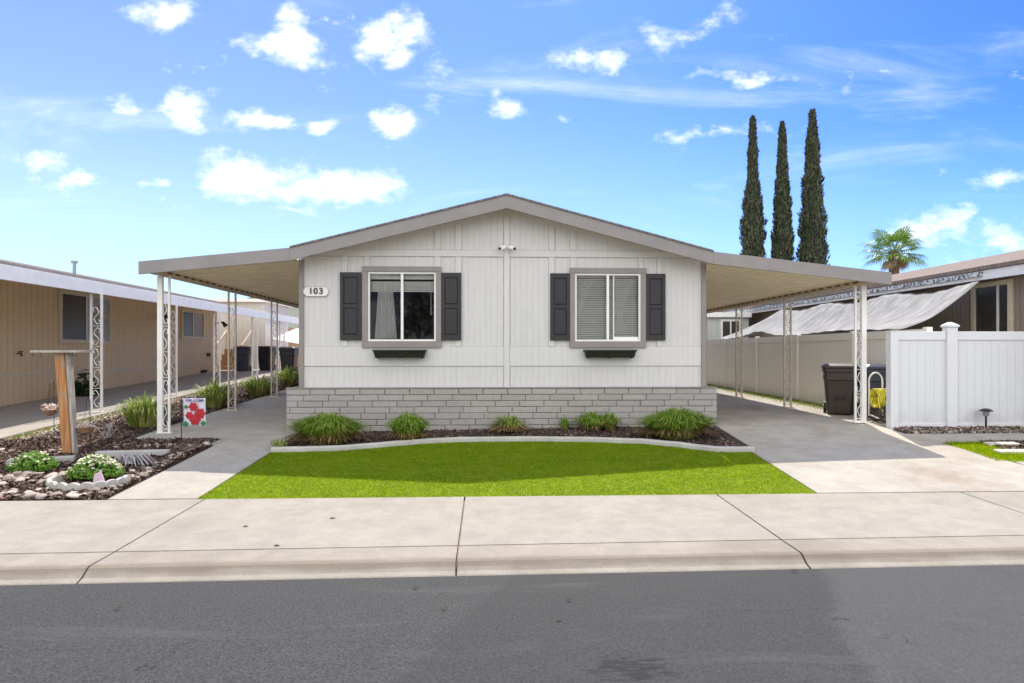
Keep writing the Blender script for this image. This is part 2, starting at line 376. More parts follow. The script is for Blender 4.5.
# sidewalk and rolled kerb cast in slabs 3 m long
joints = [-3.28 + 3.03*k for k in range(-18, 19)]
sw = MB(); kb = MB(); xs_line = lambda x: .012*x
for a, b_ in zip(joints[:-1], joints[1:]):
    g = .009; x0, x1 = a+g, b_-g
    sk = -.0 
    prof = [(0, 7.61, .142), (0, 5.90, .092)]
    def row(f): return [f(x0), f(x1)]
    y5 = lambda x: 5.86+.02*x
    top = [(x0, 7.612, .142), (x1, 7.612, .142), (x1, y5(x1)+.012, .094), (x0, y5(x0)+.012, .094)]
    sw.hexa([(p[0], p[1], p[2]-.1) for p in (top[3], top[2], top[1], top[0])] + [top[3], top[2], top[1], top[0]])
    pr = [(0, .0), (.02, .008), (.12, .022), (.2, .05), (.27, .078), (.34, .088), (1, .092)]
    vv = []
    for x in (x0, x1):
        for q, z in pr:
            y = cy(x) + (y5(x)-.006-cy(x))*q; vv.append((x, y, z))
    m_ = len(pr); kb.add(vv + [(x0, y5(x0)-.006, -.05), (x1, y5(x1)-.006, -.05), (x0, cy(x0), -.05), (x1, cy(x1), -.05)],
        [(i, i+m_, i+m_+1, i+1) for i in range(m_-1)] + [(m_-1, 2*m_-1, 2*m_+1, 2*m_), (m_, 0, 2*m_+2, 2*m_+3),
         tuple([2*m_+2] + list(range(0, m_)) + [2*m_]), tuple([2*m_+1] + list(range(2*m_-1, m_-1, -1)) + [2*m_+3])])
struct(sw.build('sidewalk', M['concrete'])); struct(kb.build('kerb', M['curbc']))
mb = MB(); mb.box(-60, 60, 5.2, 7.66, -.2, -.02); mb.hexa([(-60,5.5,-.1),(60,6.9,-.1),(60,7.64,-.1),(-60,7.64,-.1),(-60,5.5,.03),(60,6.9,.03),(60,7.64,.10),(-60,7.64,.10)])
struct(mb.build('joint_fill', M['mortar']))
# front walk and left carport slab
struct(sheet('front_walk', M['walkc'], rng(0, 1, 4), rng(7.635, 10.9, 8), .006, fx=lambda y: (-4.40+.02*(y-7.6), -3.376+.08*min(1, (y-7.6)/2.4))))
struct(sheet('carport_slab', M['walkc'], rng(0, 1, 6), rng(10.912, 28, 16), .006, fx=lambda y: (-5.92, -3.42 if y < 11.3 else -3.3)))
struct(sheet('patio_edge', M['walkc'], rng(-5.6, -4.41, 3), [10.55, 10.9], .002, fx=lambda y: (-5.2 if y < 10.7 else -5.9, -4.36)))
# driveway
struct(sheet('driveway', M['drivec'], rng(0, 1, 8), rng(7.632, 11.2, 8), .006, fx=lambda y: (4.03, 7.6 - .55*min(1, max(0, (y-8.6)/2.4)) if y > 8.6 else 7.6+.4*(8.6-y))))
struct(sheet('carport_driveway', M['drivec'], rng(0, 1, 8), rng(11.215, 29, 16), .006, fx=lambda y: (4.16 if y < 12 else 3.99, 7.05)))
struct(sheet('side_apron', M['walkc'], rng(0, 1, 4), rng(7.632, 8.9, 3), .004, fx=lambda y: (8.02 if y < 8 else 7.6, 13)))
struct(sheet('fence_walk', M['walkc'], rng(0, 1, 6), [10.02, 10.62], .004, fx=lambda y: (7.1, 13)))
struct(sheet('weed_strip', M['walkc'], rng(7.06, 7.9, 3), rng(11.3, 26, 12), .0))
# neighbour's driveway
struct(sheet('neighbour_driveway', M['walkc'], rng(-11.25, -8.15, 4), rng(7.64, 30, 20), .006))
struct(sheet('path', M['walkc'], rng(-8.1, -5.95, 3), [21.5, 22.2], .004))

# ------------------------------------------------------------------ scatter helpers
def blades(name, m, pts, h, w, lean, parent=None, base=None, seg=1):
    """many thin grass blades as one mesh; pts Nx3"""
    N = len(pts); P = np.asarray(pts, float)
    a = R.rand(N)*2*PI; hh = h*(.6+.6*R.rand(N)); ll = lean*hh*R.rand(N)
    d = np.c_[np.cos(a), np.sin(a)]; t = np.c_[-d[:,1], d[:,0]]
    V = np.zeros((N, 3, 3)); V[:,0,:2] = P[:,:2]-t*w/2; V[:,1,:2] = P[:,:2]+t*w/2; V[:,0,2] = V[:,1,2] = P[:,2]
    V[:,2,:2] = P[:,:2]+d*ll[:,None]; V[:,2,2] = P[:,2]+hh
    me = bpy.data.meshes.new(name); me.vertices.add(N*3); me.vertices.foreach_set('co', V.ravel())
    me.loops.add(N*3); me.loops.foreach_set('vertex_index', np.arange(N*3)); me.polygons.add(N)
    me.polygons.foreach_set('loop_start', np.arange(N)*3); me.polygons.foreach_set('loop_total', np.full(N, 3)); me.update(calc_edges=True)
    me.materials.append(m); o = bpy.data.objects.new(name, me); C.objects.link(o)
    if parent: o.parent = parent
    return o
def quads(name, m, cen, size, aspect=1.6, flat=.0, parent=None, thick=0):
    """many small leaf or chip faces, as one mesh; flat 0=random directions, 1=lying"""
    N = len(cen); P = np.asarray(cen, float); s = size*(.55+.9*R.rand(N))
    nrm = R.randn(N, 3); nrm[:,2] += flat*4; nrm /= np.linalg.norm(nrm, axis=1)[:,None]
    a = np.cross(nrm, R.randn(N, 3)); a /= np.linalg.norm(a, axis=1)[:,None]; b_ = np.cross(nrm, a)
    V = np.zeros((N, 4, 3)); A = a*(s*aspect/2)[:,None]; B = b_*(s/2)[:,None]
    V[:,0] = P-A; V[:,1] = P-B*.9+A*.1; V[:,2] = P+A; V[:,3] = P+B*.9+A*.1
    me = bpy.data.meshes.new(name); me.vertices.add(N*4); me.vertices.foreach_set('co', V.ravel())
    me.loops.add(N*4); me.loops.foreach_set('vertex_index', np.arange(N*4)); me.polygons.add(N)
    me.polygons.foreach_set('loop_start', np.arange(N)*4); me.polygons.foreach_set('loop_total', np.full(N, 4)); me.update(calc_edges=True)
    me.materials.append(m); o = bpy.data.objects.new(name, me); C.objects.link(o)
    if parent: o.parent = parent
    return o
def clump(n, r, h, w, spread=.9, droop=.35, segs=4, flatr=(1, 1)):
    """strap leaves arching out of a base"""
    mb = MB()
    for i in range(n):
        a = random.random()*2*PI; q = random.random()**.6
        bx, by = math.cos(a)*r*.45*q*flatr[0], math.sin(a)*r*.45*q*flatr[1]
        a2 = a + random.uniform(-.6, .6); out = r*spread*(.25+.85*q)*random.uniform(.6, 1.1); hh = h*random.uniform(.65, 1.1)*(1.1-.35*q)
        tx, ty = -math.sin(a2), math.cos(a2); ww = w*random.uniform(.6, 1.2); v = []
        for k in range(segs+1):
            t = k/segs; x = bx+math.cos(a2)*out*t*flatr[0]; y = by+math.sin(a2)*out*t*flatr[1]; z = hh*(math.sin(t*PI*.62)/.93) - droop*hh*q*t**3
            wk = ww*(1-t**2.2)*.5 + .0006
            v += [(x-tx*wk, y-ty*wk, max(z, .005)), (x+tx*wk, y+ty*wk, max(z, .005))]
        mb.add(v, [(2*k, 2*k+1, 2*k+3, 2*k+2) for k in range(segs)])
    return mb

# ------------------------------------------------------------------ lawn
def border_y(x):
    pts = [(-3.33,9.98),(-2.85,9.98),(-2.25,10.02),(-1.81,10.15),(-1.37,10.30),(-.9,10.43),(-.42,10.49),(.55,10.47),(1.52,10.38),(2.46,10.20),(2.97,9.97),(3.28,9.76),(3.51,9.63),(3.8,9.60),(4.1,9.60)]
    for (a, ya), (b_, yb) in zip(pts[:-1], pts[1:]):
        if x <= b_: t = (x-a)/(b_-a); t = t*t*(3-2*t)*.5+t*.5; return ya+(yb-ya)*t
    return pts[-1][1]
xl = rng(-3.28, 4.02, 40); v = []
mb = MB()
for x in xl:
    y1 = border_y(x)
    for j in range(7):
        y = lerp(7.63, y1, j/6); xx = x-.085*(1-j/6) if x == xl[0] else x; v.append((xx, y, gz(x, y)-.004))
mb.add(v, [(i*7+j, (i+1)*7+j, (i+1)*7+j+1, i*7+j+1) for i in range(40) for j in range(6)])
struct(mb.build('lawn', M['turf_base']))
pts = []
while len(pts) < 230000:
    x = R.uniform(-3.37, 4.03); y = R.uniform(7.618, 10.9)
    if y < border_y(x)-.03 and x > -3.372+.085*(y-7.6)/2.4 and R.rand() > .75*(abs(x-4.03) < .02): pts.append((x, y, gz(x, y)-.006))
o = blades('lawn_grass', M['turf'], pts, .022, .005, 2.2); o['kind'] = 'stuff'; o['label'] = 'bright green short lawn turf in front of the white house'
# bed soil behind the border
mb = MB(); v = []
for x in rng(-3.285, 4.12, 40):
    for j in range(4): y = lerp(border_y(x), 11.49, j/3); v.append((x, y, gz(x, y)+.01))
mb.add(v, [(i*4+j, (i+1)*4+j, (i+1)*4+j+1, i*4+j+1) for i in range(40) for j in range(3)])
struct(mb.build('flower_bed', M['mulch_base']))
cs = []
while len(cs) < 5000:
    x = R.uniform(-3.3, 4.0); y = R.uniform(9.3, 11.45)
    if y > border_y(x)+.09: cs.append((x, y, gz(x, y)+.015+R.rand()*.012))
o = quads('bark_mulch', M['chips'], cs, .028, 1.8, .4); o['kind'] = 'stuff'; o['label'] = 'dark bark mulch in the bed along the block skirting'
# border: a low cast edging, one continuous piece
mb = MB(); xs_ = rng(-3.29, 4.08, 90); v = []
for i, x in enumerate(xs_):
    y = border_y(x)
    sl = (border_y(min(x+.05, 4.1))-border_y(max(x-.05, -3.29)))/.1; L = math.hypot(1, sl); nx, ny = -sl/L, 1/L
    z = gz(x, y)
    for off, zz in ((-.05, -.05), (-.046, .05), (-.026, .073), (.026, .073), (.046, .045), (.05, -.05)): v.append((x+nx*off, y+ny*off, z+zz))
m_ = 6
mb.add(v, [(i*m_+j, (i+1)*m_+j, (i+1)*m_+j+1, i*m_+j+1) for i in range(90) for j in range(5)] + [(0,1,2,3,4,5), tuple(90*m_+5-j for j in range(6))])
tag(mb.build('lawn_edging', M['edging'], bevel=0), 'low curved white concrete edging between the lawn and the flower bed', 'edging')

# ------------------------------------------------------------------ the white home
HL, HR, HY, HB = -3.28, 3.97, 11.5, 28.0
AP = (.36, 4.58); EL = (-3.35, 3.64); ER = (3.99, 3.62)
def roofz(x): return lerp(EL[1], AP[1], (x-EL[0])/(AP[0]-EL[0])) if x < AP[0] else lerp(AP[1], ER[1], (x-AP[0])/(ER[0]-AP[0]))
home = empty('mobile_home', (.35, HY, .4), 'white single storey gabled home with charcoal shutters and grey block skirting', 'house')
def part(mb, name, m, parent=home, **k):
    o = mb.build(name, m, None, **k); o.parent = parent
    if parent is home: o.matrix_parent_inverse = Matrix.Translation(-parent.location)
    return o
W1 = (-2.10, -.89, 2.05, 3.29); W2 = (1.60, 2.80, 2.05, 3.28)   # openings
z0 = 1.2; low = -.2
wm = MB(); y0, y1 = HY, HY+.12
def wallp(x0, x1, za, zb): wm.box(x0, x1, y0, y1, za, zb)
wallp(HL, HR, z0, 2.05)
for a, b_ in ((HL, W1[0]), (W1[1], W2[0]), (W2[1], HR)): wallp(a, b_, 2.05, 3.29)
wm.box(W2[0], W2[1], y0, y1, 3.28, 3.29)
wm.prism([(HL, 3.29), (HR, 3.29), (HR, roofz(HR)-.05), (AP[0], AP[1]-.05), (HL, roofz(HL)-.05)], y0, y1)
part(wm, 'wall', M['white_siding'])
sd = MB(); sd.box(HL, HL+.12, HY+.121, HB, z0, roofz(HL)-.07); sd.box(HR-.12, HR, HY+.121, HB, z0, roofz(HR)-.07)
sd.prism([(HL, .3), (HR, .3), (HR, roofz(HR)-.08), (AP[0], AP[1]-.08), (HL, roofz(HL)-.08)], HB+.001, HB+.12)
part(sd, 'wall', M['white_side'])
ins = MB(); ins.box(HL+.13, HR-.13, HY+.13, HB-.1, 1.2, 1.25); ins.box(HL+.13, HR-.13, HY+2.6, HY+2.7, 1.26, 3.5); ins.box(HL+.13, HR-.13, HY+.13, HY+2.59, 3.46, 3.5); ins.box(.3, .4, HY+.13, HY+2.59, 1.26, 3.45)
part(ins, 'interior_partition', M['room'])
# batten boards
bt = MB(); yf = HY-.018
zt = lambda x: min(roofz(x)-.22, 9)
def vb(x0, x1, za, zb): bt.box(x0, x1, yf, HY-.001, za, zb)
XC0, XC1 = .325, .425
bt.prism([(XC0, 1.23), (XC1, 1.23), (XC1, 4.3), (XC0, 4.3)], yf, HY-.001)
for a, b_ in ((HL+.06, XC0-.004), (XC1+.004, HR-.06)):
    bt.box(a, b_, yf, HY-.001, 3.57, 3.685)
    bt.box(a, b_, HY-.012, HY-.001, 1.61, 1.955)
for a, b_ in ((-2.56,-2.46), (-2.16,-2.07), (-.91,-.81), (-.55,-.44), (1.13,1.23), (1.52,1.62), (2.76,2.85), (3.10, 3.19)):
    top = min(roofz(a), roofz(b_))-.2
    if top > 3.78: bt.box(a, b_, yf, HY-.001, 3.69, top)
    bt.box(a, b_, yf, HY-.001, 1.96, 3.565)
part(bt, 'batten', M['white_band'], bevel=.002)
bs_ = MB(); w_ = .011  # backing strips that paint a shade line around each batten
bs_.box(XC0-w_, XC1+w_, HY-.004, HY-.0005, 1.235, 4.29)
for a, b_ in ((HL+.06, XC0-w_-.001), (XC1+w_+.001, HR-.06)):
    bs_.box(a, b_, HY-.004, HY-.0005, 3.57-w_, 3.685+w_*.7); bs_.box(a, b_, HY-.004, HY-.0005, 1.61-w_, 1.61+.03); bs_.box(a, b_, HY-.004, HY-.0005, 1.955-.03, 1.955+w_*.6)
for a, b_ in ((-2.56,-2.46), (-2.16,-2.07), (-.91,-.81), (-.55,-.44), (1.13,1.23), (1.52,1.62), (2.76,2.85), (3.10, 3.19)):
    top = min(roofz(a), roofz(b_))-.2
    if top > 3.8: bs_.box(a-w_*.6, b_+w_*.6, HY-.004, HY-.0005, 3.70, top)
    bs_.box(a-w_*.6, b_+w_*.6, HY-.004, HY-.0005, 1.97, 3.555)
part(bs_, 'batten_shade', M['shade_line'])
for a, b_ in ((HL-.03, HL+.055), (HR-.055, HR+.03)):
    tr = MB(); tr.box(a, b_, HY-.03, HY+.10, 1.235, 3.5); part(tr, 'corner_trim', M['trim'], bevel=.004)
# roof
rf = MB(); ov = .42; yA = HY-ov; e = .30
for sgn in (0, 1):
    E_ = EL if sgn == 0 else ER
    pl = [(E_[0], E_[1]+.0), AP, (AP[0], AP[1]+.028), (E_[0], E_[1]+.028)]
    rf.prism(pl, yA-.02, HB+.3)
roof = part(rf, 'roof', M['shingle'])
sf = MB(); sf.prism([(EL[0]+.03, EL[1]-.09), (AP[0], AP[1]-.09), (ER[0]-.03, ER[1]-.09), (ER[0]-.03, ER[1]-.002), (AP[0], AP[1]-.002), (EL[0]+.03, EL[1]-.002)], yA+.03, HB+.28)
part(sf, 'soffit', M['pan'])
fa = MB(); fa.prism([(EL[0]-.0, EL[1]-.215), (AP[0], AP[1]-.225), (AP[0], AP[1]+.004), (EL[0], EL[1]+.004)], yA, yA+.03)
fa.prism([(AP[0]+.001, AP[1]-.225), (ER[0], ER[1]-.215), (ER[0], ER[1]+.004), (AP[0]+.001, AP[1]+.004)], yA, yA+.03)
part(fa, 'fascia', M['fascia'])
pv = MB(); pv.tube([(2.2, 17, 4.1), (2.2, 17, 4.62)], .05, 10); pv.tube([(-1.9, 19, 3.9), (-1.9, 19, 4.35)], .04, 10)
# skirting: real blocks
sk = MB(); rows = 8; rh = .108; bl = .433; zt_ = 1.212
for r in range(rows):
    zb = zt_-(r+1)*rh; x = -3.49 - (r % 4)*.11 - random.random()*.05; 
    while x < 4.15:
        a = max(x, -3.49); b_ = min(x+bl-.014, 4.15)
        if b_-a > .03:
            j = random.uniform(-.007, .007); sk.box(a, b_, HY-.145+j, HY-.06, zb+.006, zb+rh-.006)
        x += bl
    for yy in np.arange(HY-.05, HY+1.4, bl):   # return at the right and left ends
        for xx0, xx1 in ((4.06, 4.153), (-3.493, -3.40)): sk.box(xx0, xx1, yy+.007, yy+bl-.007, zb+.007, zb+rh-.007)
part(sk, 'block_skirting', M['block'], bevel=.006)
mo = MB(); mo.box(-3.475, 4.135, HY-.132, HY+.02, 0, 1.205); mo.box(4.0, 4.135, HY+.02, HB, 0, 1.19); mo.box(-3.475, -3.3, HY+.02, HB, 0, 1.19)
part(mo, 'skirting_mortar', M['mortar'])
cap = MB(); cap.box(-3.50, 4.16, HY-.155, HY-.002, 1.2125, 1.232); part(cap, 'skirting_cap', M['trim'], bevel=.004)
# windows
def window(W, kind):
    x0, x1, za, zb = W; fw = .095
    f = MB(); yo = HY-.045
    f.box(x0-fw, x1+fw, yo, HY+.02, zb, zb+fw); f.box(x0-fw, x1+fw, yo, HY+.02, za-fw-.02, za)
    f.box(x0-fw, x0, yo, HY+.02, za+.001, zb-.001); f.box(x1, x1+fw, yo, HY+.02, za+.001, zb-.001)
    w = part(f, 'window', M['trim'], bevel=.004)
    s = MB(); t = .033; ys0, ys1 = HY-.02, HY+.05; xm = (x0+x1)/2
    a, b_, c, d = x0+.002, x1-.002, za+.002, zb-.002
    s.box(a, b_, ys0, ys1, d-t, d); s.box(a, b_, ys0, ys1, c, c+t); s.box(a, a+t, ys0, ys1, c+t, d-t); s.box(b_-t, b_, ys0, ys1, c+t, d-t)
    s.box(xm-.022, xm+.022, ys0-.006, ys1, c+t, d-t)
    if kind == 'blinds':
        s.box(xm+.10, xm+.118, ys0+.02, ys1-.002, c+t, d-t); s.box(xm+.118, b_-t, ys0+.02, ys1-.002, c+t, c+t+.05)
    part(s, 'sash', M['sash'], w, bevel=.003)
    g = MB(); g.add([(a+t, HY+.02, c+t), (xm-.022, HY+.02, c+t), (xm-.022, HY+.02, d-t), (a+t, HY+.02, d-t)], [(0,1,2,3)])
    part(g, 'glass', M['glass'], w)
    g = MB(); g.add([(xm+.022, HY+.028, c+t), (b_-t, HY+.028, c+t), (b_-t, HY+.028, d-t), (xm+.022, HY+.028, d-t)], [(0,1,2,3)])
    part(g, 'glass', M['glass'], w)
    return w
w1 = window(W1, 'curtain'); w2 = window(W2, 'blinds')
def drape(x_top0, x_top1, x_bot0, x_bot1, zt, zb, y, pleats=9, pinch=None):
    mb = MB(); nu, nv = 60, 14; v = []
    for j in range(nv+1):
        t = j/nv
        for i in range(nu+1):
            s = i/nu; a = lerp(x_top0, x_bot0, t); b_ = lerp(x_top1, x_bot1, t)
            if pinch: 
                k = math.sin(min(1, t/pinch)*PI/2) if t < pinch else 1-.45*(t-pinch)/(1-pinch)
                cx = x_bot0*.5+x_bot1*.5; a = lerp(x_top0, cx-.05, k); b_ = lerp(x_top1, cx+.05, k)
            v.append((a+(b_-a)*s, y+.018*math.sin(s*pleats*2*PI), zt+(zb-zt)*t))
    mb.add(v, [(j*(nu+1)+i, j*(nu+1)+i+1, (j+1)*(nu+1)+i+1, (j+1)*(nu+1)+i) for j in range(nv) for i in range(nu)])
    return mb
part(drape(-1.93, -1.68, -2.0, -1.60, 3.08, 2.10, HY+.10, 5), 'curtain', M['curtain'], w1, smooth=True)
vl = MB(); vl.box(-2.08, -.91, HY+.10, HY+.15, 3.17, 3.28)
for k in range(7): vl.box(-2.07, -.92, HY+.10, HY+.15, 2.98+k*.022, 2.996+k*.022)
vl.box(-2.07, -.92, HY+.095, HY+.155, 2.945, 2.97); vl.tube([(-.99, HY+.09, 3.1), (-.99, HY+.09, 2.52)], .006, 6)
part(vl, 'raised_blind', M['blind'], w1)
bl_ = MB()
z = 2.10
while z < 3.22:
    bl_.hexa([(1.63, HY+.085, z), (2.77, HY+.085, z), (2.77, HY+.115, z+.031), (1.63, HY+.115, z+.031), (1.63, HY+.085, z+.003), (2.77, HY+.085, z+.003), (2.77, HY+.115, z+.034), (1.63, HY+.115, z+.034)]); z += .041
bl_.box(1.63, 2.77, HY+.08, HY+.12, 3.225, 3.27)
for x in (1.72, 2.12, 2.35, 2.68): bl_.tube([(x, HY+.083, 2.1), (x, HY+.083, 3.23)], .003, 4)
part(bl_, 'blind', M['blind'], w2)
part(drape(2.16, 2.76, 2.38, 2.52, 3.20, 2.2, HY+.14, 9, .75), 'curtain', M['curtain'], w2, smooth=True)
part(drape(1.62, 1.98, 1.60, 1.74, 3.20, 2.2, HY+.14, 6, .9), 'curtain', M['curtain'], w2, smooth=True)
# shutters
def shutter(x0, x1, za=2.07, zb=3.275):
    s = MB(); yb, ym, yt = HY-.022, HY-.034, HY-.052; st = .06
    s.box(x0, x1, ym, HY-.0185, za, zb)
    s.box(x0, x0+st, yt, ym-.0005, za, zb); s.box(x1-st, x1, yt, ym-.0005, za, zb); zm = (za+zb)/2
    for a, b_ in ((za, za+.09), (zm-.03, zm+.03), (zb-.085, zb)): s.box(x0+st, x1-st, yt, ym-.0005, a, b_)
    for a, b_ in ((za+.115, zm-.055), (zm+.055, zb-.11)):
        xa, xb = x0+st+.022, x1-st-.022
        s.hexa([(xa-.015, ym-.001, a-.015), (xb+.015, ym-.001, a-.015), (xb, yt+.006, a), (xa, yt+.006, a), (xa-.015, ym-.001, b_+.015), (xb+.015, ym-.001, b_+.015), (xb, yt+.006, b_), (xa, yt+.006, b_)])
    part(s, 'shutter', M['shutter'], bevel=.003)
shutter(-2.585, -2.212); shutter(-.80, -.44); shutter(1.155, 1.512); shutter(2.89, 3.245)
# window boxes
def winbox(x0, x1, label):
    xm = (x0+x1)/2; t = empty('window_box', (xm, HY-.02, 1.78), label, 'planter box', 'window boxes under the front windows')
    s = MB(); hw = (x1-x0)/2; d = .19; th = .012
    zt2, zb2 = .115, -.02; wb = hw-.035
    s.add([(-hw,0,zt2),(hw,0,zt2),(hw,-d,zt2),(-hw,-d,zt2),(-wb,0,zb2),(wb,0,zb2),(wb,-d+.04,zb2),(-wb,-d+.04,zb2),
           (-hw+th,-th,zt2),(hw-th,-th,zt2),(hw-th,-d+th,zt2),(-hw+th,-d+th,zt2),(-hw+th,-th,zt2-.03),(hw-th,-th,zt2-.03),(hw-th,-d+th,zt2-.03),(-hw+th,-d+th,zt2-.03)],
          [(0,4,5,1),(1,5,6,2),(2,6,7,3),(3,7,4,0),(4,7,6,5),(0,1,9,8),(1,2,10,9),(2,3,11,10),(3,0,8,11),(8,9,13,12),(9,10,14,13),(10,11,15,14),(11,8,12,15),(12,13,14,15)])
    s.build('trough', M['planter'], t)
    r = MB(); r.box(-hw-.012, hw+.012, -d-.012, -d+.004, zt2-.022, zt2+.006); r.box(-hw-.012, -hw+.004, -d+.005, 0, zt2-.022, zt2+.006); r.box(hw-.004, hw+.012, -d+.005, 0, zt2-.022, zt2+.006)
    r.build('rim', M['planter'], t, bevel=.003)
    for sx in (-wb+.03, 0, wb-.03):
        b_ = MB(); b_.box(sx-.012, sx+.012, -d+.05, .01, zb2-.012, zb2-.001); b_.build('bracket', M['planter'], t)
    return t
winbox(-1.98, -1.06, 'empty black window box under the window with the single white curtain')
winbox(1.76, 2.68, 'empty black window box under the window with horizontal blinds')
# number plaque
pq = empty('house_number_plaque', (-3.01, HY-.004, 2.935), 'pale oval house number plaque with dark digits beside the left corner', 'sign')
s = MB(); n = 16; prof = []
for k in range(n+1): t = -PI/2+PI*k/n; prof.append((.135+.085*math.cos(t), .085*math.sin(t)))
for k in range(n+1): t = PI/2+PI*k/n; prof.append((-.135+.085*math.cos(t), .085*math.sin(t)))
s.prism(prof, -.022, 0); s.build('plate', M['white'], pq, bevel=.004)
rim = MB(); rim.tube([(x, -.024, z_) for x, z_ in prof+prof[:1]], .006, 6, cap=False); rim.build('rim', plain('plaque_rim', (.5,.49,.47), .5, .1), pq)
def text(body, size, m, parent, loc, name, ext=.004, bold=.0, rot=(PI/2, 0, 0), sx=1):
    cu = bpy.data.curves.new(name, 'FONT'); cu.body = body; cu.size = size; cu.extrude = ext; cu.align_x = 'CENTER'; cu.align_y = 'CENTER'; cu.offset = bold
    o = bpy.data.objects.new(name, cu); C.objects.link(o); bpy.context.view_layer.update()
    me = bpy.data.meshes.new_from_object(o.evaluated_get(bpy.context.evaluated_depsgraph_get())); bpy.data.objects.remove(o)
    me.materials.clear(); me.materials.append(m); o = bpy.data.objects.new(name, me); C.objects.link(o); o.parent = parent; o.location = loc; o.rotation_euler = rot; o.scale = (sx, 1, 1); return o
for ch, dx in (('1', -.09), ('0', -.005), ('3', .09)): text(ch, .155, M['shutter'], pq, (dx, -.028, 0), 'digit', .005, .003)
# security cameras
for sx, lb in ((-1, 'small white bullet security camera on the gable, aimed left'), (1, 'small white bullet security camera on the gable, aimed right')):
    t = empty('security_camera', (.375+sx*.055, HY-.019, 3.72), lb, 'camera', 'security cameras on the gable')
    b_ = MB(); b_.tube([(0,0,0), (0,-.025,0)], .035, 12); b_.tube([(0,-.02,0), (sx*.02,-.06,0)], .012, 8); b_.build('mount', M['sash'], t, smooth=False)
    b_ = MB(); b_.tube([(-sx*.01,-.05,.012), (sx*.075,-.16,-.03)], .034, 12); b_.build('housing', M['sash'], t)
    b_ = MB(); b_.tube([(sx*.0765,-.162,-.0305), (sx*.079,-.166,-.032)], .027, 12); b_.build('lens', M['dark'], t)

# ------------------------------------------------------------------ carports
def scroll(mb, x0, x1, z, h, y, r=.008, flip=False):
    """one S scroll between two tubes"""
    pts = []; w = (x1-x0)/2-.012; xm = (x0+x1)/2; sg = -1 if flip else 1
    for k in range(25):
        t = k/24; a = t*2*PI*.5
        if t < .3: q = t/.3; ang = PI*1.5*(1-q); x = sg*(-w*.35 + .6*w*math.cos(ang)*(.45+.55*q)); zz = h*.80+h*.16*math.sin(ang)*(.45+.55*q)
        elif t > .7: q = (1-t)/.3; ang = PI*1.5*(1-q); x = -sg*(-w*.35 + .6*w*math.cos(ang)*(.45+.55*q)); zz = h*.20-h*.16*math.sin(ang)*(.45+.55*q)
        else:
            q = (t-.3)/.4; x = sg*lerp(w*.25, -w*.25, q)*1.0*(1) + sg*.75*w*math.sin(q*2*PI)*.5; zz = lerp(h*.80, h*.20, q)
        pts.append((xm+x, y, z+zz))
    mb.tube(pts, r, 5)
def lattice_post(parent, x, y, zb, zt, m, w=.15, tube=.017, thick=None, side=-1):
    p = MB(); 
    for xx in (-w/2, w/2):
        if thick and xx*side > 0: p.box(xx-thick/2, xx+thick/2, -thick*.4, thick*.4, 0, zt-zb)
        else: p.box(xx-tube, xx+tube, -tube, tube, 0, zt-zb)
    o = p.build('post', m, parent); o.location = Vector((x, y, zb))-parent.location
    s = MB(); h = .42; k = 0; z = .08
    while z+h < zt-zb: scroll(s, -w/2, w/2, z, h, 0, .0075, k % 2); s.box(-w/2+tube, w/2-tube, -.006, .006, z-.02, z-.008); z += h+.03; k += 1
    s.build('scroll', m, o, smooth=True)
    b_ = MB(); b_.box(-w/2-.05, w/2+.05, -.05, .05, -.01, .012); b_.build('base_plate', m, o)
    return o
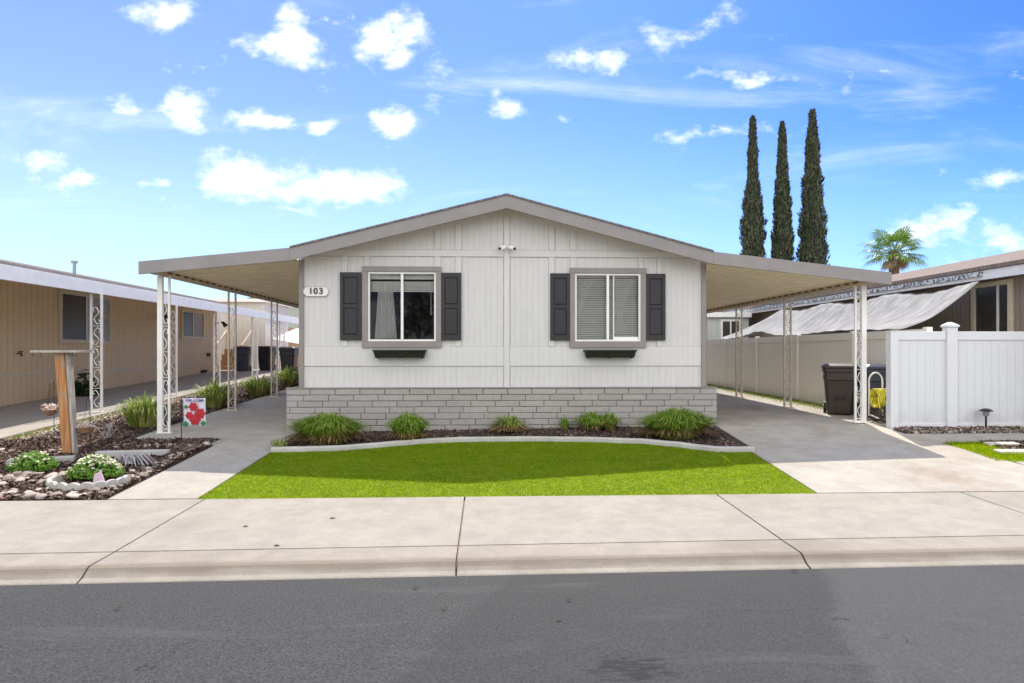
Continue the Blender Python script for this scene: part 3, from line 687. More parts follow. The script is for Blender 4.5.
def carport(name, label, xi, zi, xo, zo, ya, yb, posts, mpost, xb, thickfirst):
    t = empty(name, (xo, ya, gz(xo, ya)), label, 'carport'); L = t.location
    sg = 1 if xo > xi else -1
    def pp(mb, nm, m, **k): o = mb.build(nm, m, t, **k); o.location = -L; return o
    # ribbed pan roof, ribs running across
    pr = MB(); v = []; per = .305; y = ya+.035; rows_ = []
    while y < yb: rows_ += [(y, 0), (y+.21, 0), (y+.235, .05), (y+.28, .05)]; y += per
    for (yy, d) in rows_:
        for x_, z_ in ((xi, zi), (xo-sg*.04, zo+(zi-zo)*.04/abs(xo-xi))): v += [(x_, yy, z_-.14+d), (x_, yy, z_-.152+d)]
    nr = len(rows_)
    f = []
    for i in range(nr-1):
        a = i*4; b2 = a+4; f += [(a, a+2, b2+2, b2), (a+1, b2+1, b2+3, a+3)]
    f += [(i*4+2, i*4+3, i*4+7, i*4+6) for i in range(nr-1)]
    pr.add(v, f); pp(pr, 'roof_panel', M['pan'])
    fs = MB(); fs.prism([(xi, zi-.215), (xo, zo-.215), (xo, zo+.004), (xi, zi+.004)] if sg > 0 else [(xo, zo-.215), (xi, zi-.215), (xi, zi+.004), (xo, zo+.004)], ya, ya+.03)
    fs.box(min(xo, xo-sg*.03), max(xo, xo-sg*.03), ya+.031, yb, zo-.16, zo+.004)
    pp(fs, 'fascia', M['fascia'], bevel=.003)
    bm = MB(); zbm = zi+(zo-zi)*abs(xb-xi)/abs(xo-xi)-.153
    bm.box(xb-.035, xb+.035, ya+.06, yb-.05, zbm-.075, zbm-.002); nb_ = len(bm.f); rc = bm
    y = ya+.1
    while y < yb-.3:
        rc.hexa([(xb-.05, y, zbm-.0015), (xb+.05, y, zbm-.0015), (xb+.05, y+.13, zbm-.0015), (xb-.05, y+.13, zbm-.0015), (xb-.05, y+.03, zbm+.04), (xb+.05, y+.03, zbm+.04), (xb+.05, y+.10, zbm+.04), (xb-.05, y+.10, zbm+.04)]); rc.box(xb-sg*.036-.003, xb-sg*.036+.003, y-.02, y+.15, zbm-.028, zbm+.02); y += .305
    ob_ = pp(bm, 'beam', M['beam']); ob_.data.materials.append(M['rustbrown'])
    for p_ in ob_.data.polygons[nb_:]: p_.material_index = 1
    for i, (py) in enumerate(posts):
        zb = gz(xb, py)+.01
        lattice_post(t, xb, py, zb, zbm-.076, mpost if i else M['postw'], thick=.085 if i == 0 else None, side=-1 if sg < 0 else 1)
    return t
carport('carport', 'grey edged carport on white scroll posts along the left side of the white home', EL[0]-.004, 3.64, -5.88, 3.39, HY-.42, 28, [11.45, 14.42, 17.25, 20.1, 23], M['post'], -5.62, True)
carport('carport', 'grey edged carport on cream scroll posts over the right driveway', ER[0]+.004, 3.62, 7.2, 3.27, HY-.42, 28, [11.5, 14.3, 17.1, 19.9, 22.7], M['post'], 6.86, True)

# ------------------------------------------------------------------ vinyl fences
def tri_fence_front():
    t = empty('vinyl_fence', (7.2, 11.07, .5), 'smooth bright white vinyl fence facing the street', 'fence'); L = t.location
    def pp(mb, nm, m, **k): o = mb.build(nm, m, t, **k); o.location = -L; return o
    y0, y1 = 11.0, 11.14
    def post(x, cap, z1=2.25, w=.14):
        m_ = MB(); m_.box(x, x+w, y0, y1, .3, z1); pp(m_, 'post', M['vinyl_plain'], bevel=.006)
        c = MB()
        if cap:
            c.box(x-.02, x+w+.02, y0-.02, y1+.02, z1+.001, z1+.035)
            c.hexa([(x-.02,y0-.02,z1+.036),(x+w+.02,y0-.02,z1+.036),(x+w+.02,y1+.02,z1+.036),(x-.02,y1+.02,z1+.036),(x+w/2-.03,y0+.05,z1+.09),(x+w/2+.03,y0+.05,z1+.09),(x+w/2+.03,y1-.05,z1+.09),(x+w/2-.03,y1-.05,z1+.09)])
        else: c.box(x-.004, x+w+.004, y0-.004, y1+.004, z1+.001, z1+.02)
        pp(c, 'post_cap', M['vinyl_plain'], bevel=.004)
    post(7.13, False, 2.215); post(8.16, True, 2.30, .19); post(10.6, True, 2.30); post(13.0, True, 2.30)
    for a, b_ in ((7.272, 8.158), (8.352, 10.598), (10.742, 12.998)):
        m_ = MB(); m_.box(a, b_, y0+.05, y1-.05, .60, 2.07); pp(m_, 'panel', M['vinyl'])
        m_ = MB(); m_.box(a, b_, y0+.03, y1-.03, 2.071, 2.225); pp(m_, 'rail', M['vinyl_plain'], bevel=.008)
        m_ = MB(); m_.box(a, b_, y0+.03, y1-.03, .42, .599); pp(m_, 'rail', M['vinyl_plain'], bevel=.008)
    return t
tri_fence_front()
def side_fence():
    t = empty('vinyl_fence', (7.9, 11.3, .55), 'long beige vinyl fence running back beside the driveway', 'fence'); L = t.location
    def pp(mb, nm, m, **k): o = mb.build(nm, m, t, **k); o.location = -L; return o
    ys_ = [11.25, 13.55, 15.95, 18.35, 20.75, 23.15, 25.5, 27.9]
    xf = lambda y: 7.98-.011*(y-11)
    for y in ys_:
        x = xf(y); m_ = MB(); m_.box(x-.055, x+.055, y-.055, y+.055, .3, 2.31); pp(m_, 'post', M['vinyl_plain_b'], bevel=.005)
    for a, b_ in zip(ys_[:-1], ys_[1:]):
        a += .057; b_ -= .057; xa, xb = xf(a), xf(b_)
        for nm, w, za, zb, mm in (('panel', .02, .70, 2.12, M['vinyl_side']), ('rail', .035, 2.121, 2.28, M['vinyl_plain_b']), ('rail', .035, .45, .699, M['vinyl_plain_b'])):
            m_ = MB(); m_.hexa([(xa-w,a,za),(xa+w,a,za),(xb+w,b_,za),(xb-w,b_,za),(xa-w,a,zb),(xa+w,a,zb),(xb+w,b_,zb),(xb-w,b_,zb)]); pp(m_, nm, mm)
side_fence()

# ------------------------------------------------------------------ generic house pieces
def hpart(t, mb, nm, m, parent=None, **k):
    o = mb.build(nm, m, None, **k); p = parent or t; o.parent = p
    if p is t: o.matrix_parent_inverse = Matrix.Translation(-t.location)
    return o
def side_window(t, X, sg, ya, yb, za, zb, mframe, split=.5, right_pale=True):
    """window in a wall facing +-x; sg is the outward direction"""
    f = MB(); w = .10; d = .04*sg
    def bx(y0_, y1_, z0_, z1_, a, b_): f.box(min(X+a*sg, X+b_*sg), max(X+a*sg, X+b_*sg), y0_, y1_, z0_, z1_)
    bx(ya, yb, zb-w, zb, .0, .05); bx(ya, yb, za, za+w, .0, .05); bx(ya, ya+w, za+w, zb-w, .0, .05); bx(yb-w, yb, za+w, zb-w, .0, .05)
    o = hpart(t, f, 'window', mframe, bevel=.004)
    ym = ya+(yb-ya)*split
    s = MB(); s.box(min(X, X+.03*sg), max(X, X+.03*sg), ym-.025, ym+.025, za+w, zb-w); hpart(t, s, 'sash', M['sash'], o)
    for a, b_, m_ in ((ya+w, ym-.025, M['screen']), (ym+.025, yb-w, M['pale_curtain'] if right_pale else M['screen'])):
        g = MB(); g.box(min(X+.004*sg, X+.012*sg), max(X+.004*sg, X+.012*sg), a, b_, za+w, zb-w); hpart(t, g, 'pane', m_, o)
    return o
# left neighbour
lh = empty('mobile_home', (-11.3, 15, .55), 'long tan sided home with a white awning edge on the left', 'house')
s = MB(); s.box(-19.5, -11.3, 9.5, 27.4, 1.36, 3.9); hpart(lh, s, 'wall', M['tan_siding'])
s = MB(); s.box(-19.5, -11.29, 9.48, 27.42, .3, 1.30); hpart(lh, s, 'skirting', M['tan_siding'])
s = MB(); s.box(-19.5, -11.27, 9.46, 27.44, 1.301, 1.359); hpart(lh, s, 'trim_strip', M['cream_trim'])
s = MB(); s.prism([(-11.2, 3.9), (-11.2, 3.97), (-14.4, 4.62), (-14.4, 4.55)], 9.2, 27.6); s.prism([(-14.41, 4.55), (-14.41, 4.62), (-19.8, 3.6), (-19.8, 3.53)], 9.2, 27.6); hpart(lh, s, 'roof', M['shingle'])
side_window(lh, -11.3, 1, 17.4, 19.75, 2.1, 3.52, M['cream_trim'], .5); side_window(lh, -11.3, 1, 24.2, 26.1, 2.36, 3.46, M['cream_trim'], .5)
for (y, z, sz) in ((26.1, 1.02, .22), (26.55, 1.75, .12)):
    s = MB(); s.box(-11.29, -11.26, y-sz*1.2, y+sz*1.2, z-sz*.6, z+sz*.6); hpart(lh, s, 'vent', M['dark'])
s = MB(); s.tube([(-12.2, 19.5, 4.1), (-12.2, 19.5, 4.5)], .045, 8); s.tube([(-12.2, 19.5, 4.5), (-12.2, 19.5, 4.56)], .09, 8); hpart(lh, s, 'vent_pipe', M['galv'])
s = MB(); s.tube([(-11.29, 15.9, 1.83), (-11.2, 15.9, 1.83), (-11.18, 15.9, 1.76)], .02, 6); s.tube([(-11.2, 15.84, 1.87), (-11.2, 15.96, 1.87)], .015, 6); hpart(lh, s, 'hose_tap', M['dark'])
for y in (22.4, 27.2):
    s = MB(); s.tube([(-11.28, y, 3.05), (-11.0, y, 3.1)], .03, 6); s.tube([(-11.0, y, 3.12), (-10.85, y-.03, 2.95)], [.04, .10], 10); hpart(lh, s, 'wall_lamp', M['dark'])
aw = empty('awning', (-8.4, 14, .55), 'white edged awning on white scroll posts beside the tan home', 'awning'); L = aw.location
s = MB(); s.prism([(-11.29, 3.86), (-11.29, 3.82), (-8.4, 3.30), (-8.4, 3.34)], 8.5, 29); hpart(aw, s, 'roof_panel', M['white'])
s = MB(); s.box(-8.44, -8.38, 8.45, 29.05, 3.12, 3.385); hpart(aw, s, 'fascia', M['white'], bevel=.004)
for y, w in ((9.2, .22), (14.2, .22), (17.6, .18), (20.4, .18), (23.7, .18), (26.8, .18)):
    lattice_post(aw, -8.42, y, gz(-8.42, y)+.01, 3.118, M['postw'], w=w, tube=.02)
# right neighbour
rh = empty('mobile_home', (10.4, 14, .5), 'brown sided home with white eave behind the white fence', 'house')
s = MB(); s.box(10.35, 18, 10.2, 30, .3, 3.42); hpart(rh, s, 'wall', M['tan_siding2'])
s = MB(); s.prism([(9.86, 3.49), (14, 4.45), (14, 4.53), (9.86, 3.57)], 9.8, 30.4); s.prism([(14.01, 4.45), (18.4, 3.49), (18.4, 3.57), (14.01, 4.53)], 9.8, 30.4); hpart(rh, s, 'roof', M['shingle_b'])
s = MB(); s.box(9.9, 9.94, 9.85, 30.3, 3.30, 3.485); s.box(9.945, 10.34, 9.85, 30.3, 3.36, 3.40); hpart(rh, s, 'fascia', M['white'])
s = MB(); s.box(9.84, 9.895, 12.36, 30.2, 3.37, 3.46); hpart(rh, s, 'gutter', M['mottle'])
side_window(rh, 10.35, -1, 12.15, 13.2, 2.05, 3.30, M['cream_trim'], .35, False)
# shade cloth slung from that eave towards the fence
mb = MB(); nu, nv = 60, 22; v = []
for j in range(nv+1):
    t = j/nv
    for i in range(nu+1):
        s_ = i/nu
        xa, ya_, za_ = 9.83, 12.36+8.6*s_, 3.27-.10*math.sin(s_*PI*3)**2
        dip = .50*math.sin(min(1, s_/.72)*PI)**1.0 if s_ < .72 else 0
        xb_, yb_, zb_ = 8.02, 11.95+10.2*s_, 2.30 + (.12*math.exp(-((s_-.65)/.08)**2)) + .05*math.sin(s_*PI*2.2)**2
        sag = -.30*math.sin(t*PI)*(.4+.6*math.sin(s_*PI)) 
        wr = .018*math.sin(s_*55+t*6)*math.sin(t*PI) + .01*math.sin(s_*110+2*t)
        v.append((lerp(xa, xb_, t), lerp(ya_, yb_, t), lerp(za_, zb_, t)+sag+wr))
mb.add(v, [(j*(nu+1)+i, (j+1)*(nu+1)+i, (j+1)*(nu+1)+i+1, j*(nu+1)+i+1) for j in range(nv) for i in range(nu)])
o = mb.build('shade_cloth', M['tarp'], smooth=True); sm = o.modifiers.new('thick', 'SOLIDIFY'); sm.thickness = .004
tag(o, 'sagging grey shade cloth slung from the eave down to the fence top', 'shade cloth')
# sage shed beyond the fence
sh = empty('garden_shed', (9.2, 24, .6), 'pale sage shed with a white framed window beyond the beige fence', 'shed')
s = MB(); s.box(8.25, 9.8, 23.5, 26, .4, 3.15); hpart(sh, s, 'wall', M['sage'])
s = MB(); s.box(8.15, 9.85, 23.35, 26.2, 3.151, 3.33); hpart(sh, s, 'roof', M['white'])
s = MB(); s.box(8.72, 9.5, 23.46, 23.499, 3.0, 3.08); s.box(8.72, 9.5, 23.46, 23.499, 2.1, 2.18); s.box(8.72, 8.8, 23.46, 23.499, 2.181, 2.999); s.box(9.42, 9.5, 23.46, 23.499, 2.181, 2.999); s.box(9.08, 9.13, 23.47, 23.499, 2.181, 2.999); w_ = hpart(sh, s, 'window', M['sash'])
s = MB(); s.box(8.8, 9.42, 23.485, 23.498, 2.18, 3.0); hpart(sh, s, 'pane', M['screen'], w_)

# back left: beige outbuilding, steps, bins, brown fence, sage house
bh = empty('outbuilding', (-13, 31, 1.1), 'pale beige board sided outbuilding behind the carports', 'building')
s = MB(); s.box(-14.2, -10.35, 30.5, 34, .8, 4.2); hpart(bh, s, 'wall', M['beige_wall'])
s = MB(); s.box(-14.4, -10.2, 30.3, 34.2, 4.201, 4.35); hpart(bh, s, 'roof', M['white'])
st = empty('entry_steps', (-11, 29, 1.05), 'tan wooden steps with sloping handrails at the back of the tan home', 'steps')
for k in range(4):
    s = MB(); s.box(-11.6+k*.0, -10.6, 28.6-k*.28+.3, 28.9-k*.28+.28, 1.0, 2.0-k*.24); hpart(st, s, 'step', M['fencewood'])
for x in (-11.65, -10.55):
    s = MB(); s.hexa([(x,27.7,1.9),(x+.06,27.7,1.9),(x+.06,29.2,2.75),(x,29.2,2.75),(x,27.7,1.98),(x+.06,27.7,1.98),(x+.06,29.2,2.83),(x,29.2,2.83)]); 
    for yy, zz in ((27.75, 1.9), (28.45, 2.3), (29.15, 2.72)): s.box(x+.01, x+.05, yy-.03, yy+.03, 1.0, zz)
    hpart(st, s, 'handrail', M['cream_trim'])
bf = empty('wooden_fence', (-11, 37, 1.1), 'brown board fence at the back of the left yard', 'fence')
for k in range(40):
    s_x = -15+k*.30
    s = MB(); s.box(s_x, s_x+.275, 37, 37.03, .6, 3.25+.03*math.sin(k*2.3)); hpart(bf, s, 'board', M['fencewood'])
s = MB(); s.box(-15, -3, 37.031, 37.1, 2.8, 2.9); hpart(bf, s, 'rail', M['fencewood'])
gh = empty('far_house', (-15, 48, 1.2), 'sage green house with dark trim far behind the left carport', 'house')
s = MB(); s.box(-19.5, -9, 48, 56, .8, 5.0); s.prism([(-19.5, 5.0), (-9, 5.0), (-14.25, 6.3)], 48, 56); hpart(gh, s, 'wall', M['green_house'])
s = MB(); s.prism([(-20.2, 4.75), (-14.25, 6.3), (-14.25, 6.6), (-20.2, 5.05)], 47.4, 56.5); s.prism([(-14.24, 6.3), (-8.2, 4.75), (-8.2, 5.05), (-14.24, 6.6)], 47.4, 56.5); hpart(gh, s, 'roof', M['greytrim'])
for x in (-16, -13.2, -11.4):
    s = MB(); s.box(x-.45, x+.45, 47.94, 47.999, 2.9, 4.2); hpart(gh, s, 'window', M['greytrim'])
cv = MB(); cv.add([(-9.8,29.6,2.45),(-7.7,29.6,2.1),(-7.7,31.6,2.1),(-9.8,31.6,2.45),(-8.9,30.6,3.0)], [(0,1,4),(1,2,4),(2,3,4),(3,0,4)])
cvt = empty('garden_canopy', (-8.8, 30.6, 1.1), 'small white cloth canopy in front of the brown board fence', 'canopy')
o = hpart(cvt, cv, 'cloth', M['white']); sm = o.modifiers.new('t', 'SOLIDIFY'); sm.thickness = .02
for x, y in ((-9.75,29.65), (-7.75,29.65), (-7.75,31.55), (-9.75,31.55)):
    s = MB(); s.tube([(x,y,.9),(x,y,2.2)], .03, 6); hpart(cvt, s, 'pole', M['white'])

# ------------------------------------------------------------------ wheelie bins
def wheelie(loc, rz, label, m, name='trash_bin', group='wheeled trash bins'):
    t = empty(name, loc, label, 'trash bin', group, rz)
    b_ = MB(); w0, d0, w1, d1, h = .23, .25, .30, .34, .95
    ring = lambda w, d, z, c=.05: [(-w+c,-d,z),(w-c,-d,z),(w,-d+c,z),(w,d-c,z),(w-c,d,z),(-w+c,d,z),(-w,d-c,z),(-w,-d+c,z)]
    rs = [ring(w0,d0,.03), ring(w0+.01,d0+.015,.12), ring(lerp(w0,w1,.72),lerp(d0,d1,.72),.70), ring(lerp(w0,w1,.72)+.02,lerp(d0,d1,.72)+.02,.72), ring(w1-.01,d1-.01,h-.08), ring(w1+.012,d1+.012,h-.075), ring(w1+.012,d1+.012,h)]
    v = [p for r in rs for p in r]; f = [(i*8+k, i*8+(k+1) % 8, (i+1)*8+(k+1) % 8, (i+1)*8+k) for i in range(len(rs)-1) for k in range(8)]
    f += [tuple(range(7,-1,-1)), tuple(range((len(rs)-1)*8, len(rs)*8))]; b_.add(v, f)
    b_.build('body', m, t, bevel=.008)
    l_ = MB(); r2 = [ring(w1+.025,d1+.03,h+.003), ring(w1+.025,d1+.03,h+.05), ring(w1-.04,d1-.05,h+.10)]; v = [p for r in r2 for p in r]
    l_.add(v, [(i*8+k, i*8+(k+1) % 8, (i+1)*8+(k+1) % 8, (i+1)*8+k) for i in range(2) for k in range(8)] + [tuple(range(7,-1,-1)), tuple(range(16,24))])
    l_.build('lid', m, t, bevel=.01)
    h_ = MB(); h_.tube([(-.2, d1+.01, h-.04), (-.2, d1+.08, h+.0), (.2, d1+.08, h+.0), (.2, d1+.01, h-.04)], .016, 8); h_.build('handle', m, t, smooth=True)
    g_ = MB(); g_.box(-.10, .10, -d0-.085, -d0-.05, .36, .385); g_.box(-.10, -.08, -d0-.07, -d0-.02, .3, .359); g_.box(.08, .10, -d0-.07, -d0-.02, .3, .359); g_.build('grab_bar', M['dark'], t)
    for sx in (-1, 1):
        w_ = MB(); w_.tube([(sx*.235, d0-.02, .125), (sx*.285, d0-.02, .125)], .125, 18); o = w_.build('wheel', M['dark'], t)
        w_ = MB(); w_.tube([(sx*.286, d0-.02, .125), (sx*.292, d0-.02, .125)], .06, 12); w_.build('hub', M['galv'], o)
    return t
bg = 'wheeled bins behind the white fence end'
wheelie((7.30, 12.95, gz(7.25, 12.75)+.0), -.45, 'brown wheeled bin behind the cream carport post', M['binbrown'], group=bg)
wheelie((7.78, 12.45, gz(7.7, 12.2)), -.25, 'slate blue wheeled bin against the white fence end', M['binblue'], group=bg)
bg2 = 'dark bins far back beyond the left carport'
wheelie((-10.15, 27.2, 1.05), .2, 'dark blue wheeled bin in the far left yard, nearest the steps', M['binblue'], group=bg2)
wheelie((-9.3, 27.6, 1.06), -.1, 'black wheeled bin in the far left yard, between two posts', M['binblack'], group=bg2)
wheelie((-7.95, 26.2, 1.02), 0, 'black wheeled bin in the far left yard, closest to the white home', M['binblack'], group=bg2)
# hose cart
hc = empty('hose_cart', (7.33, 11.62, gz(7.4, 11.6)), 'hose cart with coiled yellow hose tucked behind the fence end', 'hose cart')
s = MB(); pts = [(-.13,.14,.1)] + [(-.13,.14,.75)] + [(-.13+.26*(1-math.cos(a))/2*1, .14, .75+.16*math.sin(a)) for a in rng(0, PI, 8)] + [(.13,.14,.1)]
s.tube(pts, .016, 8); s.tube([(-.13,.14,.13), (-.13,-.16,.08)], .013, 6); s.tube([(.13,.14,.13), (.13,-.16,.08)], .013, 6); s.build('frame', M['postw'], hc, smooth=True)
s = MB()
for k in range(5):
    for lay in (0, 1):
        r_ = .15+.025*lay+random.uniform(-.008, .008); x_ = -.09+k*.045
        s.tube([(x_+random.uniform(-.012,.012), .02+r_*math.cos(a)*.9, .44+r_*math.sin(a)) for a in rng(0, 2*PI, 18)], .013, 6)
s.tube([(-.1,-.1,.5),(-.13,-.16,.4),(-.10,-.14,.28),(-.05,-.17,.2)], .013, 6); s.build('hose', M['yellow'], hc, smooth=True)
for sy in (-1, 1):
    s = MB(); yw = .0+sy*.15; s.tube([(.02+.14*math.cos(a), yw, .16+.14*math.sin(a)) for a in rng(0, 2*PI, 20)], .022, 8); o = s.build('wheel', M['binbrown'], hc, smooth=True)
    s = MB()
    for k in range(5): a = 2*PI*k/5+.3; s.tube([(.02,yw,.145), (.02+.115*math.cos(a), yw, .145+.115*math.sin(a))], .014, 6)
    s.tube([(.02,yw-.02,.145), (.02,yw+.02,.145)], .032, 10); s.build('spokes', M['bark'], o)

# ------------------------------------------------------------------ path light
pl = empty('path_light', (8.78, 10.9, gz(8.78, 10.9)-.01), 'short black solar path light standing before the white fence', 'lamp')
s = MB(); s.tube([(0,0,-.05),(0,0,.24)], .017, 10); s.build('stake', M['dark'], pl)
s = MB(); s.lathe([(.012,.24),(.045,.255),(.055,.335),(.05,.34)], n=16); s.build('lens', M['galv'], pl)
s = MB(); s.lathe([(.105,.335),(.11,.345),(.06,.375),(.02,.385)], n=20); s.build('cap', M['dark'], pl)
for k in range(4):
    pass
# right-hand little garden
struct(sheet('garden_grass_base', M['turf_base'], rng(0, 1, 10), rng(8.93, 10.0, 8), .0, fx=lambda y: (7.35 + .0*(y), 13)))
gp = []
while len(gp) < 26000:
    x = R.uniform(7.36, 13); y = R.uniform(8.95, 10.0)
    cx = 8.35; keep = not (x > 8.1 and abs(y-(9.75-.16*(x-8.0))) < .30 and x < 13)
    if keep: gp.append((x, y, gz(x, y)))
o = blades('side_lawn_grass', M['turf'], gp, .045, .006, .8); o['kind'] = 'stuff'; o['label'] = 'small patch of bright green grass by the right driveway'
gp = []
while len(gp) < 9000:
    x = R.uniform(7.85, 13); y = R.uniform(9.0, 10.0)
    if x > 7.95 and abs(y-(9.75-.16*(x-8.0))) < .34: gp.append((x, y, gz(x, y)+.02+.02*R.rand()))
o = quads('side_garden_mulch', M['chips'], gp, .035, 1.6, .5); o['kind'] = 'stuff'; o['label'] = 'reddish bark mulch around the cream stepping stones'
for i, (x, y, w, d, lb) in enumerate(((8.15, 9.80, .50, .15, 'cream stepping slab in the right garden, farthest back'), (7.98, 9.36, .55, .15, 'cream stepping slab at the grass edge, nearest the driveway'), (9.35, 9.62, .50, .15, 'cream stepping slab at the right edge, farther one'), (9.28, 9.12, .5, .2, 'cream stepping slab at the right edge, nearer one'))):
    s = MB(); s.box(-w/2, w/2, -d/2, d/2, -.03, .03); o = s.build('stepping_stone', M['stone'], bevel=.012, loc=(x, y, gz(x, y)+.02)); o.rotation_euler = (.09, 0, -.03*i); tag(o, lb, 'stepping stone', 'stepping stones in the right garden')
gp = [(x, y, gz(x, y)+.02*R.rand()) for x, y in zip(R.uniform(7.2, 13, 5000), R.uniform(10.62, 11.1, 5000))]
o = quads('fence_foot_gravel', M['pebbles'], gp, .06, 1.2, .3); o['kind'] = 'stuff'; o['label'] = 'dark mixed gravel along the foot of the white fence'
gp = [(x, y, gz(x, y)+.01+.02*R.rand()) for x, y in zip(R.uniform(7.2, 13, 4000), R.uniform(10.62, 11.15, 4000))]
o = quads('fence_foot_mulch', M['chips'], gp, .04, 1.5, .3); o['kind'] = 'stuff'; o['label'] = 'dark bark chips along the foot of the white fence'
struct(sheet('fence_bed', M['mulch_base'], rng(7.2, 13, 6), [10.63, 11.2], -.01))
# weeds by the beige fence
gp = []
while len(gp) < 7000:
    x = 7.9-abs(R.randn())*.22; y = R.uniform(13.2, 25)
    if x > 7.1: gp.append((x, y, gz(x, y)))
o = blades('weeds', M['strap'], gp, .06, .012, 1.2); o['kind'] = 'stuff'; o['label'] = 'sparse weeds along the foot of the beige fence'

# ------------------------------------------------------------------ plants by the house and left bed
def plant(x, y, r, h, n, w, m, label, cat='plant', name='strap_leaf_plant', flat=(1, 1), dryn=0, dz=0, group=None, droop=.35, spread=.9):
    t = empty(name, (x, y, gz(x, y)+dz), label, cat, group)
    clump(n, r, h, w, spread, droop, flatr=flat).build('leaves', m, t)
    if dryn: clump(dryn, r*.95, h*.55, w, 1.1, .6, flatr=flat).build('dry_leaves', M['dry'], t)
    return t
bgp = 'grassy plants in the bed under the house'
T = M['tuft']
plant(-2.58, 10.50, .54, .42, 2600, .020, T, 'wide green grassy clump at the left end of the house bed', name='grassy_plant', flat=(1.15, .7), dryn=420, group=bgp, spread=.82, droop=.12)
plant(-1.27, 10.60, .34, .40, 1100, .020, T, 'round green clump spilling over the edging, under the left window', name='grassy_plant', dryn=200, group=bgp, spread=.9, droop=.15)
plant(.40, 11.15, .30, .28, 240, .02, M['strap'], 'small yellowing clump in the middle of the house bed', name='grassy_plant', dryn=620, group=bgp)
plant(1.38, 11.2, .13, .24, 90, .014, T, 'tiny green tuft right of the middle of the house bed', name='grassy_plant', dryn=10, group=bgp)
plant(1.86, 11.15, .30, .30, 520, .02, T, 'small green clump with brown base under the blinds window', name='grassy_plant', dryn=110, group=bgp)
plant(2.17, 11.17, .19, .28, 280, .02, T, 'narrow green tuft directly beside the small brown-based clump', name='grassy_plant', dryn=20, group=bgp)
plant(3.16, 10.50, .55, .42, 2600, .020, M['tuft'], 'wide green grassy clump at the right end of the house bed', name='grassy_plant', flat=(1.15, .75), dryn=420, group=bgp, spread=.82, droop=.12)
lg = 'strap leaved plants beside the left carport'
plant(-6.35, 12.2, .50, .55, 260, .035, M['strap'], 'yellow green strap leaved plant behind the thick white post', group=lg, dryn=20)
plant(-6.25, 15.0, .52, .58, 260, .035, M['strap'], 'yellow green strap leaved plant behind the second carport post', group=lg, dryn=20)
plant(-6.15, 17.6, .52, .52, 240, .035, M['strap'], 'yellow green strap leaved plant beside the third carport post', group=lg, dryn=20)
plant(-6.2, 20.4, .50, .55, 220, .035, M['strap'], 'yellow green strap leaved plant farthest back, next to the home corner', group=lg, dryn=60)
plant(-3.22, 10.15, .18, .16, 70, .02, M['strap'], 'low sparse tuft at the left tip of the house bed', name='grassy_plant', group=bgp)

# left bed: soil, mulch, gravel
struct(sheet('mulch_bed', M['mulch_base'], rng(-8.1, -4.42, 8), rng(7.64, 10.9, 8), -.012, fx=lambda y: (-8.12, -4.43)))
struct(sheet('side_bed', M['mulch_base'], rng(0, 1, 4), rng(10.91, 27, 14), -.012, fx=lambda y: (-7.6, -5.94)))
def inbed(x, y): return (7.66 < y < 10.9 and -8.1 < x < -4.45) or (10.9 <= y < 27 and -7.6 < x < -5.95)
cs = []
while len(cs) < 30000:
    if R.rand() < .75: x, y = R.uniform(-8.1, -4.45), R.uniform(7.66, 11)
    else: x, y = R.uniform(-7.6, -5.95), R.uniform(10.9, 24)
    if inbed(x, y): cs.append((x, y, gz(x, y)+R.rand()*.03))
o = quads('bark_mulch', M['chips'], cs, .036, 1.9, .4); o['kind'] = 'stuff'; o['label'] = 'red brown bark mulch filling the left garden bed'
cs = [(x, y, gz(x, y)-.04+R.rand()*.05) for x, y in zip(R.uniform(-8.1, -7.2, 9000), R.uniform(10.4, 26, 9000))]
o = quads('tan_gravel', M['pebbles'], cs, .04, 1.2, .5); o['kind'] = 'stuff'; o['label'] = 'tan gravel strip beside the neighbouring driveway'
gp = [(x, y, gz(x, y)-.03) for x, y in zip(-8.1+abs(R.randn(2500))*.16, R.uniform(9, 14, 2500))]
o = blades('weeds', M['strap'], gp, .05, .012, 1.0); o['kind'] = 'stuff'; o['label'] = 'yellowing weeds along the edge of the neighbouring driveway'
# river rocks
def rockmesh(sd):
    import bmesh
    bm = bmesh.new(); bmesh.ops.create_icosphere(bm, subdivisions=2, radius=1); rr = random.Random(sd)
    ph = [rr.uniform(0, 6) for _ in range(6)]
    for q in bm.verts:
        c = q.co; k = 1+.14*math.sin(2.3*c.x+ph[0])+.12*math.sin(2.9*c.y+ph[1])+.10*math.sin(3.1*c.z+ph[2]+c.x); q.co = c*k
    me = bpy.data.meshes.new('river_rock'); bm.to_mesh(me); bm.free(); me.materials.append(M['river']); me.polygons.foreach_set('use_smooth', [True]*len(me.polygons)); return me
RM = [rockmesh(i) for i in range(6)]
placed = []
def rock(x, y, s, label, group, dz=0):
    for px_, py_, ps in placed:
        if (px_-x)**2+(py_-y)**2 < ((ps+s)*.62)**2: return
    placed.append((x, y, s))
    o = bpy.data.objects.new('river_rock', random.choice(RM)); C.objects.link(o); o.location = (x, y, gz(x, y)+s*.28+dz)
    o.scale = (s*random.uniform(.8, 1.35), s*random.uniform(.7, 1.0), s*random.uniform(.42, .62)); o.rotation_euler = (random.uniform(-.2,.2), random.uniform(-.2,.2), random.uniform(0, 6.3)); tag(o, label, 'rock', group)
for k in range(200):
    x = random.uniform(-8.0, -4.5); rock(x, 7.70+abs(random.gauss(0, .14)), random.uniform(.035, .078), 'pale river rock in the row between mulch and sidewalk', 'river rocks along the sidewalk')
for k in range(150):
    y = random.uniform(7.8, 10.75); rock(-4.50-abs(random.gauss(0, .11)), y, random.uniform(.03, .065), 'pale river rock in the row beside the front walk', 'river rocks along the front walk')
